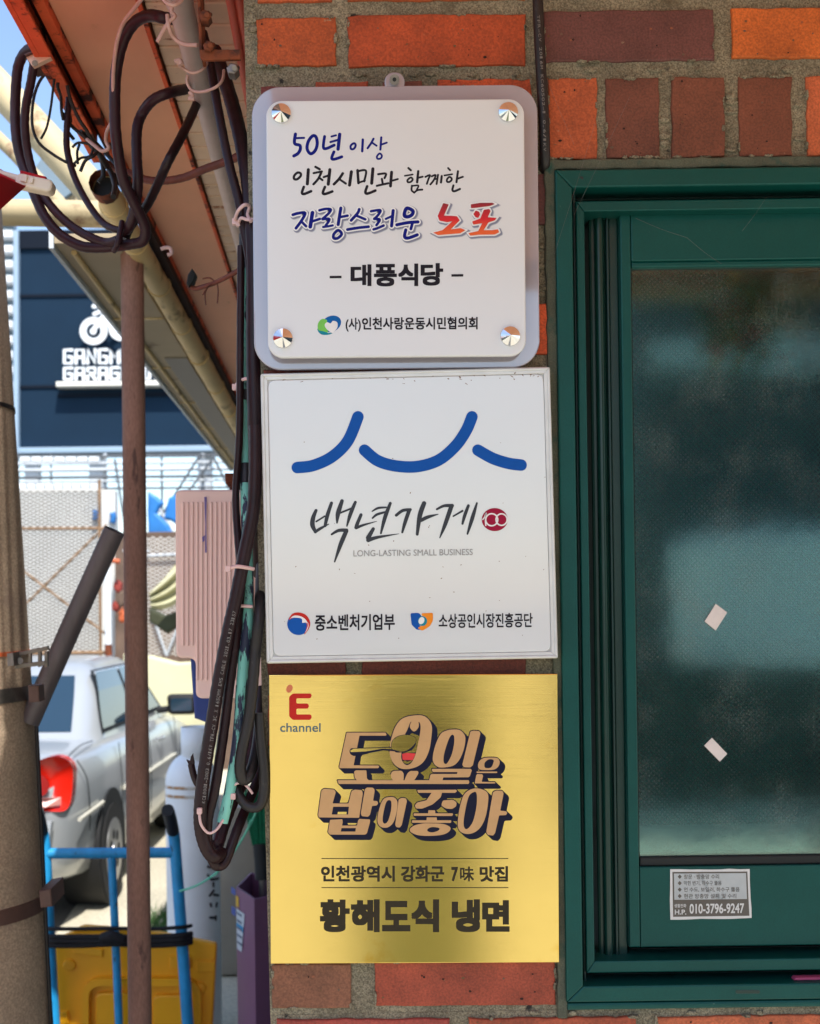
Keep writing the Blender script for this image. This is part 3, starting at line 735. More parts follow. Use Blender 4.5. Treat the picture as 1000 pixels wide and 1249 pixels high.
HEAD = [([(95, 122), (130, 112), (178, 110), (155, 160), (116, 213)], 10), ([(150, 165), (185, 200)], 9), ([(228, 108), (213, 203)], 13), ([(222, 168), (278, 150)], 9), ([(275, 92), (320, 82), (352, 87), (338, 112), (296, 150)], 9), ([(296, 152), (343, 152), (318, 195)], 9), ([(300, 205), (335, 200), (365, 194)], 8),
    ([(420, 77), (402, 188)], 11), ([(414, 138), (466, 128)], 9), ([(545, 85), (533, 112), (490, 160)], 10), ([(520, 125), (586, 153)], 9), ([(465, 222), (540, 210), (608, 203)], 10), ([(625, 98), (688, 91), (672, 125), (646, 150)], 9), ([(646, 150), (684, 155), (662, 192)], 9), ([(642, 221), (668, 213), (710, 195)], 9),
    ([(775, 94), (764, 198)], 11), ([(725, 150), (765, 132)], 8), ([(800, 190), (870, 176), (943, 170)], 11), ([(905, 180), (895, 218)], 10), ([(860, 225), (852, 270), (875, 280), (938, 258)], 11)]
LOOPS = [([(402, 227), (372, 255), (373, 281), (400, 280), (426, 252)], 10), ([(866, 78), (850, 125), (872, 136), (902, 122), (908, 95)], 12)]
NO = [(470, 385), (515, 395), (475, 488), (530, 488), (582, 492), (605, 525), (530, 600), (610, 588), (650, 605), (610, 630), (430, 645), (388, 625), (465, 605), (545, 532), (500, 540), (440, 528), (425, 490)]
PO = [[(695, 395), (770, 383), (870, 382), (890, 392), (850, 408), (720, 425), (695, 425)], [(715, 475), (735, 445), (762, 455), (770, 478), (755, 505), (733, 500)], [(800, 440), (845, 432), (855, 450), (832, 500), (905, 505), (890, 525), (838, 542), (798, 606), (870, 605), (915, 597), (925, 622), (890, 640), (760, 642), (690, 650), (675, 630), (755, 612), (788, 548), (715, 560), (705, 535), (772, 510)]]
lt = MB(); pen = Pen(lt, YF, 8e-6)
for m, g, o in (('ink_shadow_soft', 2.9, (1.5, 1.5)), ('ink_shadow', 2.3, (1.3, 1.3)), ('ink_white', 1.6, (0, 0)), ('ink_blue', 0, (0, 0))):
    for pts, r_ in HEAD: pen.stroke(C_, pts, r_, m, g, o)
    for pts, r_ in LOOPS: pen.stroke(C_, pts, r_, m, g, o, closed=True)
    if m != 'ink_blue':
        for q in [NO] + PO: pen.shape(B, q, m, o, g+.2, .8)
lt.build('lettering', fpo)
lt = MB(); pen = Pen(lt, YF-.0006)
for q in [NO] + PO: pen.shape(B, q, 'ink_gradient', rnd=.8)
lt.build('lettering', fpo)
lt = MB()
for s, b in (('대', (427.5, 322.5, 453, 349)), ('풍', (456, 322, 484, 349.5)), ('식', (485.5, 321.5, 510, 349)), ('당', (513, 321, 540.5, 348.5))): text(lt, s, b, YF-.0001, 'ink_black', .038, -.004)
flat(lt, [(402, 336.5), (416.5, 336.3), (416.5, 339.3), (402, 339.5)], YF-.0001, 'ink_black'); flat(lt, [(550.5, 334.5), (565, 334.3), (565, 337.3), (550.5, 337.5)], YF-.0001, 'ink_black')
lt.build('lettering', fpo)
lt = MB(); text(lt, '(사)', (421.5, 387.5, 440, 404.5), YF-.0001, 'ink_black', .02); text(lt, '인천사랑운동시민협의회', (441.5, 387, 582.5, 402.3), YF-.0001, 'ink_black', .024, -.004)
lt.build('lettering', fpo)
lt = MB(); pen = Pen(lt, YF); Z1 = (0, 0, 1)
pen.shape(Z1, ell(404, 395, 12.5, 9.6, 30, R(-25)), 'ink_logo_blue'); pen.shape(Z1, [(387, 402), (391, 399), (400, 406), (408, 404), (402, 408), (392, 408)], 'ink_teal', smooth=True)
pen.shape(Z1, [(388, 402), (388, 394), (393, 389), (399, 391), (397, 397), (400, 405), (394, 404)], 'ink_green', smooth=True)
pen.shape(Z1, [(404.5, 406), (398, 401), (396, 396), (399, 393), (403, 394.5), (406, 391.5), (411, 393), (411.5, 399), (407.5, 404.5)], 'ink_white', smooth=True)
lt.build('emblem', fpo)

# ------------------------------------------------------------------ light box sign (middle)
bx = thing('lightbox_sign', 'square white light box sign with blue wave lines and black brush lettering, middle sign', 'sign', P(500, 808, 0))
bd = MB()
OUT = [(317.5, 455.5), (671, 447), (681, 803), (325, 809.5)]
slab(bd, rounded(OUT, 3), -.024, 0.0, 'sign_edge', .002)
bdo = bd.build('case', bx)
rm = MB()
def between(q, t): return inset(q, t)
r1 = [(318.5, 456.2), (670.4, 448), (680.2, 802.2), (325.8, 808.4)]; r2 = inset(r1, 3.2); r3 = inset(r1, 7.4)
def pring(mb, a, b, yf, yb, m, bev):
    for i in range(4):
        j = (i+1) % 4; slab(mb, [a[i], a[j], b[j], b[i]], yf, yb, m, bev)
pring(rm, r1, r2, -.0278, -.0235, 'sign_rim', .0012); pring(rm, r2, r3, -.0268, -.0235, 'sign_rim', .0006)
rmo = rm.build('rim', bx)
fc = MB(); slab(fc, rounded(inset(r1, 7.6), 10, 6), -.0265, -.0236, 'sign_white', .0012); fco = fc.build('face', bx)
dt = MB(); pen = Pen(dt, -.0265)
for i in range(46):
    x = random.choice([random.uniform(520, 662), random.uniform(330, 660)]); y = 457 - (x-330)*.018 + abs(random.gauss(0, 7)) + random.uniform(0, 4)
    pen.shape((0, 0, 1), rough(rot_poly(ell(x, y, random.uniform(.5, 2.6), random.uniform(.3, .7), 7), random.uniform(-30, 50), x, y), .2), 'speck')
for i in range(34):
    x, y = random.uniform(340, 665), random.uniform(470, 780); pen.shape((0, 0, 1), rot_poly(ell(x, y, random.uniform(.3, 1.3), random.uniform(.25, .6), 7), random.uniform(0, 180), x, y), 'speck')
dt.build('dirt_specks', fco)['kind'] = 'stuff'
YB = -.0268
lt = MB(); pen = Pen(lt, YB); Cc = (310, 440, 2.632)
for pts in ([(138, 343), (190, 336), (250, 308), (300, 258), (333, 180)], [(354, 287), (395, 320), (450, 337), (520, 340), (590, 320), (645, 275), (680, 225), (699, 180)], [(718, 287), (765, 313), (815, 329), (857, 335)]):
    pen.stroke(Cc, pts, 18.5, 'ink_azure', n=10)
lt.build('wave_mark', fco)
Dz = (370, 600, 7.692); E = (480, 600, 6.25); K = 'ink_brush'
lt = MB(); pen = Pen(lt, YB)
for pts, r_ in (([(118, 175), (92, 240), (85, 310), (113, 376)], [15, 20, 22, 14]), ([(110, 375), (165, 340), (238, 302)], [14, 13, 4]), ([(263, 105), (225, 220), (203, 318)], [15, 18, 14]), ([(120, 278), (200, 228)], 8), ([(362, 85), (325, 200), (315, 290)], [17, 22, 8]), ([(487, 97), (440, 210), (408, 320)], [14, 18, 7]), ([(345, 197), (450, 155)], 9), ([(265, 398), (330, 362), (405, 360)], [10, 15, 17]), ([(402, 368), (350, 490), (293, 655)], [20, 20, 7]),
    ([(540, 215), (505, 300), (492, 335)], [15, 17, 15]), ([(495, 338), (560, 312), (690, 275)], [14, 11, 2]), ([(815, 107), (765, 240), (727, 388)], [14, 19, 9]), ([(645, 182), (700, 152), (775, 145)], [6, 11, 8]), ([(648, 246), (690, 212), (765, 190)], [8, 12, 10]), ([(655, 347), (608, 430)], [16, 22]), ([(608, 452), (700, 425), (895, 393)], [20, 14, 2])): pen.stroke(Dz, pts, r_, K)
for pts, r_ in (([(20, 178), (70, 142), (128, 135)], [11, 12, 11]), ([(118, 142), (88, 230), (66, 308)], [15, 14, 8]), ([(232, 87), (200, 180), (180, 323)], [17, 18, 11]), ([(210, 217), (260, 192), (340, 170)], [13, 13, 3]), ([(330, 132), (385, 106), (447, 105)], [8, 11, 14]), ([(440, 110), (392, 250), (352, 350)], [17, 15, 4]), ([(455, 185), (525, 145)], [6, 8]), ([(570, 105), (542, 180), (525, 243)], [11, 13, 8]), ([(635, 85), (600, 200), (563, 320)], [7, 15, 7])): pen.stroke(E, pts, r_, K)
lt.build('lettering', fco)
lt = MB(); pen = Pen(lt, YB)
pen.shape(E, ell(771, 211, 99, 88, 40), 'ink_crimson')
pen.stroke(E, ell(748, 212, 46, 46, 20), 5.5, 'ink_white', closed=True, n=3); pen.stroke(E, ell(823, 211, 42, 44, 20), 5.5, 'ink_white', closed=True, n=3)
pen.stroke(E, [(680, 210), (695, 190), (706, 160), (700, 215), (703, 255)], 5, 'ink_white', n=8)
lt.build('emblem', fco)
lt = MB(); text(lt, 'LONG-LASTING SMALL BUSINESS', (431, 671.2, 576.5, 678.8), YB, 'ink_grey', .003, -.012)
lt.build('lettering', fco)
lt = MB(); text(lt, '중소벤처기업부', (384, 749.8, 481.5, 769.5), YB, 'ink_black', .022, -.012); lt.build('lettering', fco)
lt = MB(); text(lt, '소상공인시장진흥공단', (535, 748.5, 649.5, 766.3), YB, 'ink_black', .018, -.010); lt.build('lettering', fco)
lt = MB(); pen = Pen(lt, YB)
pen.shape(Z1, ell(364, 761, 13.8, 13.6, 36), 'ink_azure'); pen.shape(Z1, [(352, 756), (356, 749), (364, 747), (373, 750), (378, 758), (377, 766), (371, 774), (374, 765), (372, 757), (366, 753), (359, 753)], 'ink_brickred', smooth=True)
pen.shape(Z1, [(351, 759), (355, 754), (362, 753.5), (368, 755), (369, 762), (375, 759), (376, 765), (372, 772), (375.5, 763), (373, 756), (366, 751.5), (357, 751.5)], 'ink_white', smooth=True)
pen.shape(Z1, [(353, 757), (358, 754), (364, 755.5), (366, 760), (370, 763), (374, 760.5), (373, 768), (366, 772), (356, 768)], 'ink_azure', smooth=True)
lt.build('emblem', fco)
lt = MB(); pen = Pen(lt, YB)
pen.shape(Z1, [(500.5, 748), (511, 747.5), (515, 753), (510, 760), (516, 768.5), (508, 768), (502, 762)], 'ink_azure', rnd=2); pen.shape(Z1, [(513.5, 748), (528, 747.5), (528, 757), (524, 764), (515, 769.5), (509, 766), (520, 760)], 'ink_orange', rnd=2)
pen.shape(Z1, ell(515.3, 757.5, 5.6, 6, 24), 'ink_teal'); pen.shape(Z1, ell(514, 757, 3.4, 4.6, 20, .4), 'ink_white')
lt.build('emblem', fco)

# ------------------------------------------------------------------ brass plate (lowest)
bp_ = thing('brass_plate', 'square brushed brass plate with bulky tan and navy lettering, lowest sign', 'sign', P(505, 1175, 0))
pl = MB(); PLQ = [(328, 823.3), (680, 821.8), (682, 1174), (330, 1175.6)]
slab(pl, PLQ, -.013, -.0015, 'brass', .0009); plo = pl.build('plate', bp_)
YP = -.0131
F_ = (400, 860, 7.692); G = (510, 870, 8.333); Hh = (380, 940, 4)
TAN = [(F_, [(175, 258), (540, 258), (550, 280), (540, 287), (295, 287), (240, 565), (475, 567), (480, 580), (470, 592), (110, 592), (105, 580)], .6), (F_, [(245, 625), (260, 612), (360, 612), (365, 690), (385, 706), (270, 706), (250, 680)], 1.2), ((0, 0, 1), [(411.5, 951.6), (571.5, 951.6), (572.5, 954), (571.5, 956.2), (413, 956.2)], 1),
    (F_, [(590, 640), (610, 618), (690, 615), (710, 640), (710, 706), (605, 706), (590, 670)], 2), (F_, [(745, 640), (770, 618), (845, 618), (850, 640), (810, 706), (715, 706)], 2),
    (G, [(530, 185), (560, 177), (620, 180), (633, 205), (555, 530), (530, 550), (465, 548), (448, 525), (525, 210)], 1.2), (G, [(143, 565), (535, 565), (545, 580), (525, 640), (510, 650), (255, 652), (245, 686), (115, 686), (112, 675), (125, 625), (140, 617), (395, 617), (400, 597), (150, 597), (138, 580)], .6),
    (G, [(593, 592), (800, 592), (805, 600), (800, 607), (595, 607)], .4), (G, [(590, 630), (600, 618), (650, 620), (660, 635), (645, 697), (780, 700), (785, 707), (780, 713), (575, 713)], .6),
    (Hh, [(48, 97), (60, 88), (110, 92), (118, 105), (102, 160), (180, 160), (195, 100), (210, 92), (245, 95), (250, 110), (232, 230), (35, 228), (32, 215)], 1.2), (Hh, [(260, 90), (270, 82), (300, 83), (308, 95), (300, 147), (320, 148), (325, 158), (318, 170), (295, 172), (285, 215), (275, 225), (245, 222), (240, 210)], 1.2), (Hh, [(90, 240), (150, 237), (152, 252), (148, 268), (222, 268), (226, 245), (232, 235), (285, 238), (285, 250), (270, 305), (262, 312), (90, 312), (80, 300)], 1),
    (Hh, [(425, 140), (440, 132), (460, 135), (465, 148), (440, 265), (430, 278), (412, 275), (408, 262)], 1.2), (Hh, [(515, 94), (705, 93), (710, 100), (700, 108), (520, 108)], .8), (Hh, [(588, 104), (637, 104), (630, 130), (590, 165), (540, 185), (510, 185), (503, 170), (515, 155), (560, 145)], 1.5), (Hh, [(640, 145), (690, 142), (708, 155), (705, 175), (685, 187), (655, 185), (632, 170)], 2), (Hh, [(570, 193), (602, 193), (604, 212), (568, 212)], .4), (Hh, [(498, 208), (688, 208), (690, 215), (685, 221), (498, 220)], .6), (Hh, [(562, 228), (610, 228), (612, 246), (560, 246)], .4), (Hh, [(490, 242), (680, 242), (682, 250), (678, 255), (490, 254)], .6),
    (Hh, [(885, 105), (900, 97), (930, 98), (937, 110), (920, 195), (950, 198), (955, 207), (948, 217), (915, 218), (895, 305), (885, 317), (860, 313), (852, 300)], 1.2)]
ROUND = [(F_, [(830, 95), (905, 105), (955, 150), (975, 210), (970, 300), (950, 420), (905, 520), (840, 575), (750, 600), (670, 590), (610, 540), (580, 460), (580, 390), (600, 290), (640, 190), (710, 120)]), (G, [(350, 165), (420, 170), (465, 210), (480, 260), (465, 360), (420, 470), (360, 530), (270, 550), (200, 545), (155, 500), (150, 430), (180, 310), (230, 210), (290, 175)]), (G, [(720, 450), (800, 455), (828, 490), (815, 540), (770, 572), (690, 577), (625, 570), (608, 535), (620, 490), (660, 458)]),
    (Hh, [(370, 130), (400, 130), (418, 150), (415, 200), (400, 250), (375, 275), (345, 277), (325, 260), (322, 225), (335, 170), (350, 140)]), (Hh, [(580, 257), (640, 260), (675, 275), (672, 295), (640, 312), (580, 318), (520, 315), (485, 300), (480, 285), (500, 268), (540, 258)]), (Hh, [(780, 90), (820, 88), (855, 105), (862, 140), (850, 220), (825, 275), (790, 303), (750, 308), (720, 290), (713, 250), (725, 170), (745, 115)])]
HOLES = [(G, [(345, 218), (365, 235), (365, 310), (340, 420), (300, 500), (275, 515), (258, 490), (262, 420), (290, 320), (320, 245)]), (G, [(720, 468), (765, 475), (762, 510), (740, 550), (700, 558), (675, 545), (678, 500)]), (Hh, [(372, 145), (388, 150), (388, 190), (375, 240), (360, 258), (348, 250), (348, 220), (360, 165)]), (Hh, [(590, 275), (622, 280), (618, 292), (590, 301), (566, 295), (568, 283)]), (Hh, [(790, 105), (805, 112), (805, 170), (790, 240), (770, 275), (752, 285), (742, 265), (745, 220), (765, 130)])]
lt = MB(); pen = Pen(lt, YP)
for k in range(6, -1, -1):
    o = (k*.97, k*.93)
    for fr, q, r_ in TAN: pen.shape(fr, q, 'ink_navy', o, 1.0, r_)
    for fr, q in ROUND: pen.shape(fr, q, 'ink_navy', o, 1.0, smooth=True)
for fr, q in ((F_, [(345, 335), (590, 335), (585, 385), (345, 400)]), (F_, [(312, 480), (520, 432), (578, 440), (590, 500), (610, 555), (300, 558)]), (F_, [(440, 655), (590, 650), (600, 700), (415, 700)])): pen.shape(fr, q, 'brass')
for fr, q, r_ in TAN: pen.shape(fr, q, 'ink_tan', rnd=r_)
for fr, q in ROUND: pen.shape(fr, q, 'ink_tan', smooth=True)
for fr, q in HOLES: pen.shape(fr, q, 'ink_navy', smooth=True)
pen.shape(Hh, [(105, 176), (182, 176), (178, 214), (98, 214)], 'ink_navy', rnd=.4); pen.shape(Hh, [(128, 201), (171, 201), (170, 213), (126, 213)], 'brass', rnd=.3); pen.shape(Hh, [(146, 280), (216, 280), (214, 297), (142, 297)], 'ink_navy', rnd=.4)
pen.shape(F_, [(775, 160), (745, 230), (715, 300), (690, 440), (690, 510), (720, 555), (755, 560), (790, 530), (825, 450), (850, 330), (868, 230), (860, 165), (815, 150)], 'ink_navy', smooth=True)
pen.shape(F_, [(790, 150), (842, 150), (850, 205), (808, 248), (768, 205)], 'ink_tan', smooth=True); pen.shape(F_, [(760, 118), (880, 118), (842, 170), (790, 170)], 'ink_tan', rnd=2)
pen.shape(F_, [(735, 300), (790, 262), (860, 292), (825, 445), (700, 450), (700, 420)], 'brass', rnd=.5)
pen.shape(F_, [(695, 458), (740, 448), (822, 455), (795, 517), (700, 515)], 'ink_mouth', rnd=.8); pen.shape(F_, [(700, 525), (725, 520), (742, 533), (785, 517), (783, 530), (752, 552), (722, 548)], 'brass', rnd=.5)
pen.shape(F_, [(200, 430), (215, 405), (590, 393), (700, 440), (600, 432), (520, 425), (400, 448), (330, 468), (240, 478), (210, 462)], 'ink_navy', rnd=1)
pen.shape(F_, [(208, 428), (238, 410), (590, 400), (605, 414), (510, 410), (350, 436), (240, 440), (213, 440)], 'brass', rnd=.6)
pen.shape(F_, [(600, 420), (690, 445), (770, 410), (824, 325), (824, 372), (790, 420), (720, 447), (640, 445)], 'ink_navy', rnd=1)
blob = [(596, 405), (600, 350), (622, 318), (650, 298), (690, 285), (745, 280), (790, 292), (822, 312), (820, 350), (785, 395), (735, 428), (690, 436), (630, 422)]
pen.shape(F_, blob, 'ink_navy', grow=.5, smooth=True); pen.shape(F_, blob, 'brass', smooth=True)
lt.build('lettering', plo)
lt = MB(); pen = Pen(lt, YP)
J = (320, 810, 2.703)
pen.shape(J, [(100, 97), (160, 97), (163, 104), (158, 113), (112, 113), (112, 130), (150, 130), (154, 138), (150, 147), (112, 147), (112, 166), (160, 166), (163, 175), (158, 184), (100, 184), (88, 172), (88, 108)], 'ink_brickred', rnd=1.6)
pen.shape(J, ell(89, 81, 10, 14, 20, .4)[::1], 'ink_pink')
lt.build('emblem', plo)
lt = MB(); text(lt, 'channel', (341.5, 882, 391, 892.8), YP-.00005, 'ink_steel', .014); lt.build('lettering', plo)
lt = MB(); Y5 = YP-.00005
flat(lt, [(392, 1046.7), (620, 1046.7), (620, 1047.7), (392, 1047.7)], Y5, 'ink_umber'); flat(lt, [(392, 1082.2), (620, 1082.2), (620, 1083.2), (392, 1083.2)], Y5, 'ink_umber')
for s, b in (('인천광역시', (391.5, 1056, 481.5, 1075.5)), ('강화군', (489, 1056, 541.8, 1075.5)), ('7', (550.5, 1057.5, 558.5, 1075)), ('맛집', (585, 1056.5, 619.5, 1075.5))): text(lt, s, b, Y5, 'ink_umber', .032)
text(lt, '味', (561, 1057, 578, 1075), Y5, 'ink_umber', .02)
lt.build('lettering', plo)
lt = MB()
for s, b in (('황', (390, 1097, 426.5, 1137)), ('해', (428, 1097, 463, 1137)), ('도', (466, 1099, 500.5, 1136)), ('식', (501.5, 1097, 535.5, 1137)), ('냉', (551, 1097, 585.5, 1137)), ('면', (588, 1098, 621.5, 1136.5))): text(lt, s, b, Y5, 'ink_umber', .05)
lt.build('lettering', plo)

# ------------------------------------------------------------------ stickers and wall cable
stk = thing('sticker', 'silver repair shop sticker with a phone number on the green window sash', 'sticker', P(866, 1121, .021))
s = MB(); YS = .0203
slab(s, rough([(817, 1060.5), (914.5, 1060), (916.5, 1120), (817.5, 1121.5)], .5), YS, .0209, 'sticker_white'); so = s.build('backing', stk)
s = MB()
flat(s, [(820, 1063.5), (911.5, 1063), (913, 1098), (820.5, 1099)], YS-.00005, 'ink_dark_taupe'); flat(s, [(822, 1065.5), (909.8, 1065), (911, 1096.5), (822.5, 1097.5)], YS-.0001, 'sticker_panel'); flat(s, [(820.5, 1099), (913, 1098), (914, 1117), (821, 1118.3)], YS-.0001, 'ink_dark_taupe'); s.build('print', stk)
s = MB()
for i, t in enumerate(('창문 · 방충망 수리', '막힌 변기, 하수구 뚫음', '언 수도, 보일러, 하수구 뚫음', '현관 방충망 설치 및 수리')):
    y = 1066.5 + i*7.9; flat(s, [(829, y), (831.5, y+2.8), (829, y+5.6), (826.5, y+2.8)], YS-.00015, 'ink_dark_taupe')
    text(s, t, (834, y, 834 + (43, 46, 68, 64)[i], y+5.8), YS-.00015, 'ink_dark_taupe', .012, -.004)
text(s, '010-3796-9247', (841, 1102.5, 907.5, 1114.5), YS-.00015, 'sticker_white', .02, -.012); text(s, 'H.P.', (823, 1109.5, 837, 1115.5), YS-.00015, 'sticker_white', .02); text(s, '생활전화', (822.5, 1102.5, 837, 1107), YS-.00015, 'sticker_white', .01)
s.build('lettering', stk)
for pts, lb in (([(873, 736.5), (887, 747), (873, 769), (859.5, 758)], 'small white paper scrap stuck to the glass, upper of the two'), ([(868.5, 900), (887, 919.5), (878, 929), (859, 909.5)], 'small white paper scrap stuck to the glass, lower of the two')):
    s = MB(); slab(s, pts, .0287, .0299, 'paper_white'); q = inset(pts, -.0)
    tag(s.build('paper_scrap'), lb, 'paper scrap', 'paper scraps on the window glass')
w = MB(); ptube(w, [(654.5, -60, -.012), (656.5, 20, -.012), (660, 90, -.012), (663.5, 150, -.011), (664.5, 190, -.006), (664, 206, .004), (663, 214, .03)], 6.6, 'rubber_black', seg=16, n=10)
wc = tag(w.build('wall_cable'), 'thick black cable hanging down the brick wall beside the window corner', 'cable')
s = MB()
def cable_text(mb, s_, pts, h, y, m):
    "small letters printed one after another along a cable, each turned to the run of it"
    path = catmull([(a, b, 0) for a, b in pts], 12); L_ = [0]
    for i in range(1, len(path)): L_.append(L_[-1]+(path[i]-path[i-1]).length)
    for i, ch in enumerate(s_):
        if ch == ' ': continue
        t = L_[-1]*(i+.5)/len(s_); k = max(j for j in range(len(L_)) if L_[j] <= t); k = min(k, len(path)-2)
        p = path[k].lerp(path[k+1], (t-L_[k])/max(1e-6, L_[k+1]-L_[k])); d = (path[k+1]-path[k]).normalized(); nn = Vector((d.y, -d.x, 0))
        vs, fs = text_geo(ch, .012); wd = L_[-1]/len(s_)*.78
        x0 = min(v[0] for v in vs); x1 = max(v[0] for v in vs); hh = .72
        out = []
        for vx, vy in vs:
            q = p + d*((vx-x0)/max(.2, x1-x0)-.5)*wd + nn*(vy/hh-.5)*h
            out.append(P(q.x, q.y, y))
        ff = []
        for f in fs:
            n_ = (out[f[1]]-out[f[0]]).cross(out[f[2]]-out[f[0]]); ff.append(f if n_.y < 0 else f[::-1])
        mb.add(out, ff, m)
cable_text(s, 'TFR-CV 2016M KC60502-1 0.6/1KV', [(656.5, 18), (659.5, 60), (662, 110), (664, 150), (664.6, 185)], 3.4, -.0195, 'cable_print')
s.build('lettering', wc)
cw = thing('cobweb', 'a few thin cobweb threads strung over the top corner of the green window frame', 'cobweb', P(700, 310, -.01))
for a_, b_ in (((726, 150), (676, 310)), ((768, 118), (700, 262)), ((775, 266), (838, 290)), ((838, 290), (880, 322)), ((935, 240), (905, 282)), ((652, 60), (700, 176))):
    w = MB(); tube(w, [P(*a_, -.010), P((a_[0]+b_[0])/2, (a_[1]+b_[1])/2+1.5, -.012), P(*b_, -.010)], .00012, 'cable_print', seg=4); w.build('thread', cw)

# ------------------------------------------------------------------ posts and poles on the left
w = MB(); a = P(161, 308, 1.24); b = P(175.6, 1718, 1.24); b.z = 0
tube(w, [a, a.lerp(b, .3), a.lerp(b, .6), b], [.0243, .0246, .0248, .025], 'pole_rust', seg=24)
tag(w.build('rusty_post'), 'straight brown rusty steel post holding up the gutter', 'post')

up = thing('utility_pole', 'leaning concrete utility pole with steel straps and dappled light at the left edge', 'pole', tuple(P(-10, 1800, 1.02).to_2d()) + (0,))
def pc(y, r_=None):                     # axis and radius of the pole at a height in the photograph
    r_ = 88 + 12*y/1249; return (2 + (y-300)*.0632 - r_, y, 1.02), r_
w = MB(); ys = [-900, 0, 650, 1249, 1800]
pts = [P(*pc(y)[0]) for y in ys]; tube(w, pts, [M(pc(y)[1], 1.02) for y in ys], 'concrete', seg=40); w.build('shaft', up)
def band(y0, y1, m, name, gr=1.6, tilt=0):
    mb = MB(); p0, r0 = pc(y0); p1, r1 = pc(y1)
    tube(mb, [P(*p0), P(*p1)], [M(r0+gr, 1.02), M(r1+gr, 1.02)], m, seg=40, straight=True); return mb
band(500, 505, 'rubber_black', 'w', 1.2).build('wire_band', up)
band(798, 803, 'orange_tape', 'w', 1.5).build('tape_band', up)
m_ = band(841, 858, 'steel_strap', 's', 1.4); slab(m_, [(34, 836), (47, 836), (48, 856), (35, 857)], .86, .9, 'strap_brown', .002); m_.build('strap', up)
m_ = band(1096, 1114, 'strap_brown', 's', 1.6); slab(m_, [(47, 1087), (62, 1084), (64, 1106), (49, 1108)], .90, 1.0, 'strap_brown', .003); m_.build('strap', up)
m_ = MB()
slab(m_, [(18, 796), (58, 788), (59, 793), (19, 801)], .84, .85, 'steel_strap', .001); slab(m_, [(18, 810), (56, 806), (56, 811), (18, 816)], .84, .85, 'steel_strap', .001)
for x in (20, 34, 46, 54): slab(m_, [(x, 795), (x+4, 794), (x+4, 813), (x, 814)], .841, .849, 'steel_strap', .001)
tube(m_, [P(24, 806, .83), P(24, 806, .90)], .006, 'zinc', straight=True); slab(m_, [(8, 797), (16, 796), (17, 812), (9, 813)], .80, .84, 'zinc', .001)
m_.build('clamp', up)
m_ = MB(); ptube(m_, [(43, 860, 1.0), (49, 980, 1.0), (55, 1110, 1.0), (62, 1249, 1.0), (78, 1600, 1.0)], 2.6, 'rubber_black'); m_.build('shade_edge', up)  # black line along the pole edge stands in for its shaded side
w = MB(); ptube(w, [(139.5, 647, .96), (90, 757, .98), (36, 880, 1.0)], 13, 'tube_dark', seg=24, straight=True, caps=False); ptube(w, [(136, 655, .962), (90, 757, .98)], 11.2, 'gasket_shade_black', seg=24, straight=True)  # near-black core paints the dark inside of the hollow tube
tag(w.build('stay_tube'), 'dark hollow steel tube leaning diagonally against the concrete pole', 'tube')

# ------------------------------------------------------------------ pipe, bracket, covers beside the wall corner
pp = thing('conduit_pipe', 'pale grey plastic pipe running back beneath the soffit, tied with pale wire', 'pipe', (-.185, .6, 2.4))
w = MB(); tube(w, [(-.183, -.25, 2.432), (-.183, .135, 2.43), (-.185, 1.35, 2.42), (-.185, 4, 2.42)], .0155, 'pipe_grey', seg=22, straight=True); tube(w, [(-.183, -.25, 2.432), (-.183, .115, 2.43)], .0172, 'pipe_grey', seg=22, straight=True); w.build('pipe', pp)
def wire(path, r_=1.6, m='wire_pale', name='wire_tie'):
    mb = MB(); ptube(mb, path, r_, m, seg=8, n=5); mb.build(name, pp)
wire([(196, -6, .0), (204, 4, -.01), (214, 6, -.01), (222, 0, 0)], 2.4); wire([(220, -2, .03), (211, 6, .02), (209, 14, .02), (213, 20, .02), (206, 27, .02), (199, 38, .02), (192, 51, .02)], 2.6); wire([(204, 18, .02), (206, 34, .02), (212, 46, .03), (224, 54, .03), (241, 55, .02)], 2.6)
wire([(219, 72, .05), (217, 77, .05), (224, 84, .06), (236, 89, .06), (248, 84, .06), (254, 74, .08)], 1.9); wire([(213, 76, .05), (219, 74, .05), (221, 79, .05)], 3.2)
wire([(229, 92, .08), (228, 100, .08), (234, 110, .08), (246, 112, .07), (262, 107, .05), (271, 98, .05), (273, 86, .06)], 1.9); wire([(231, 112, .08), (235, 117, .08), (231, 120, .08), (237, 121, .08)], 2.6)
rb_ = thing('pipe_bracket', 'rusty orange steel bracket with hexagon bolts fixed at the wall corner', 'bracket', P(268, 74, 0))
w = MB(); slab(w, [(243, 60), (293.5, 60), (293.5, 72), (248, 73), (244, 70)], -.005, .0, 'rust_metal', .001); slab(w, [(239.5, -30), (243.5, -30), (246.5, 60), (243, 62)], -.003, .04, 'rust_metal', .001); w.build('arm', rb_)
for x, y, r_ in ((283.5, 83, 9), (254, 55, 8), (250, 18, 9)):
    k_ = 'zinc' if x > 280 else 'rust_metal'; r_ *= .85; mb = MB(); slab(mb, [(x+r_*math.cos(R(a)), y+r_*math.sin(R(a))) for a in range(10, 370, 60)], -.012, .004, k_, .002); tube(mb, [P(x+2, y, -.015), P(x+6, y, .03)], .0028, k_, straight=True); mb.build('bolt', rb_)

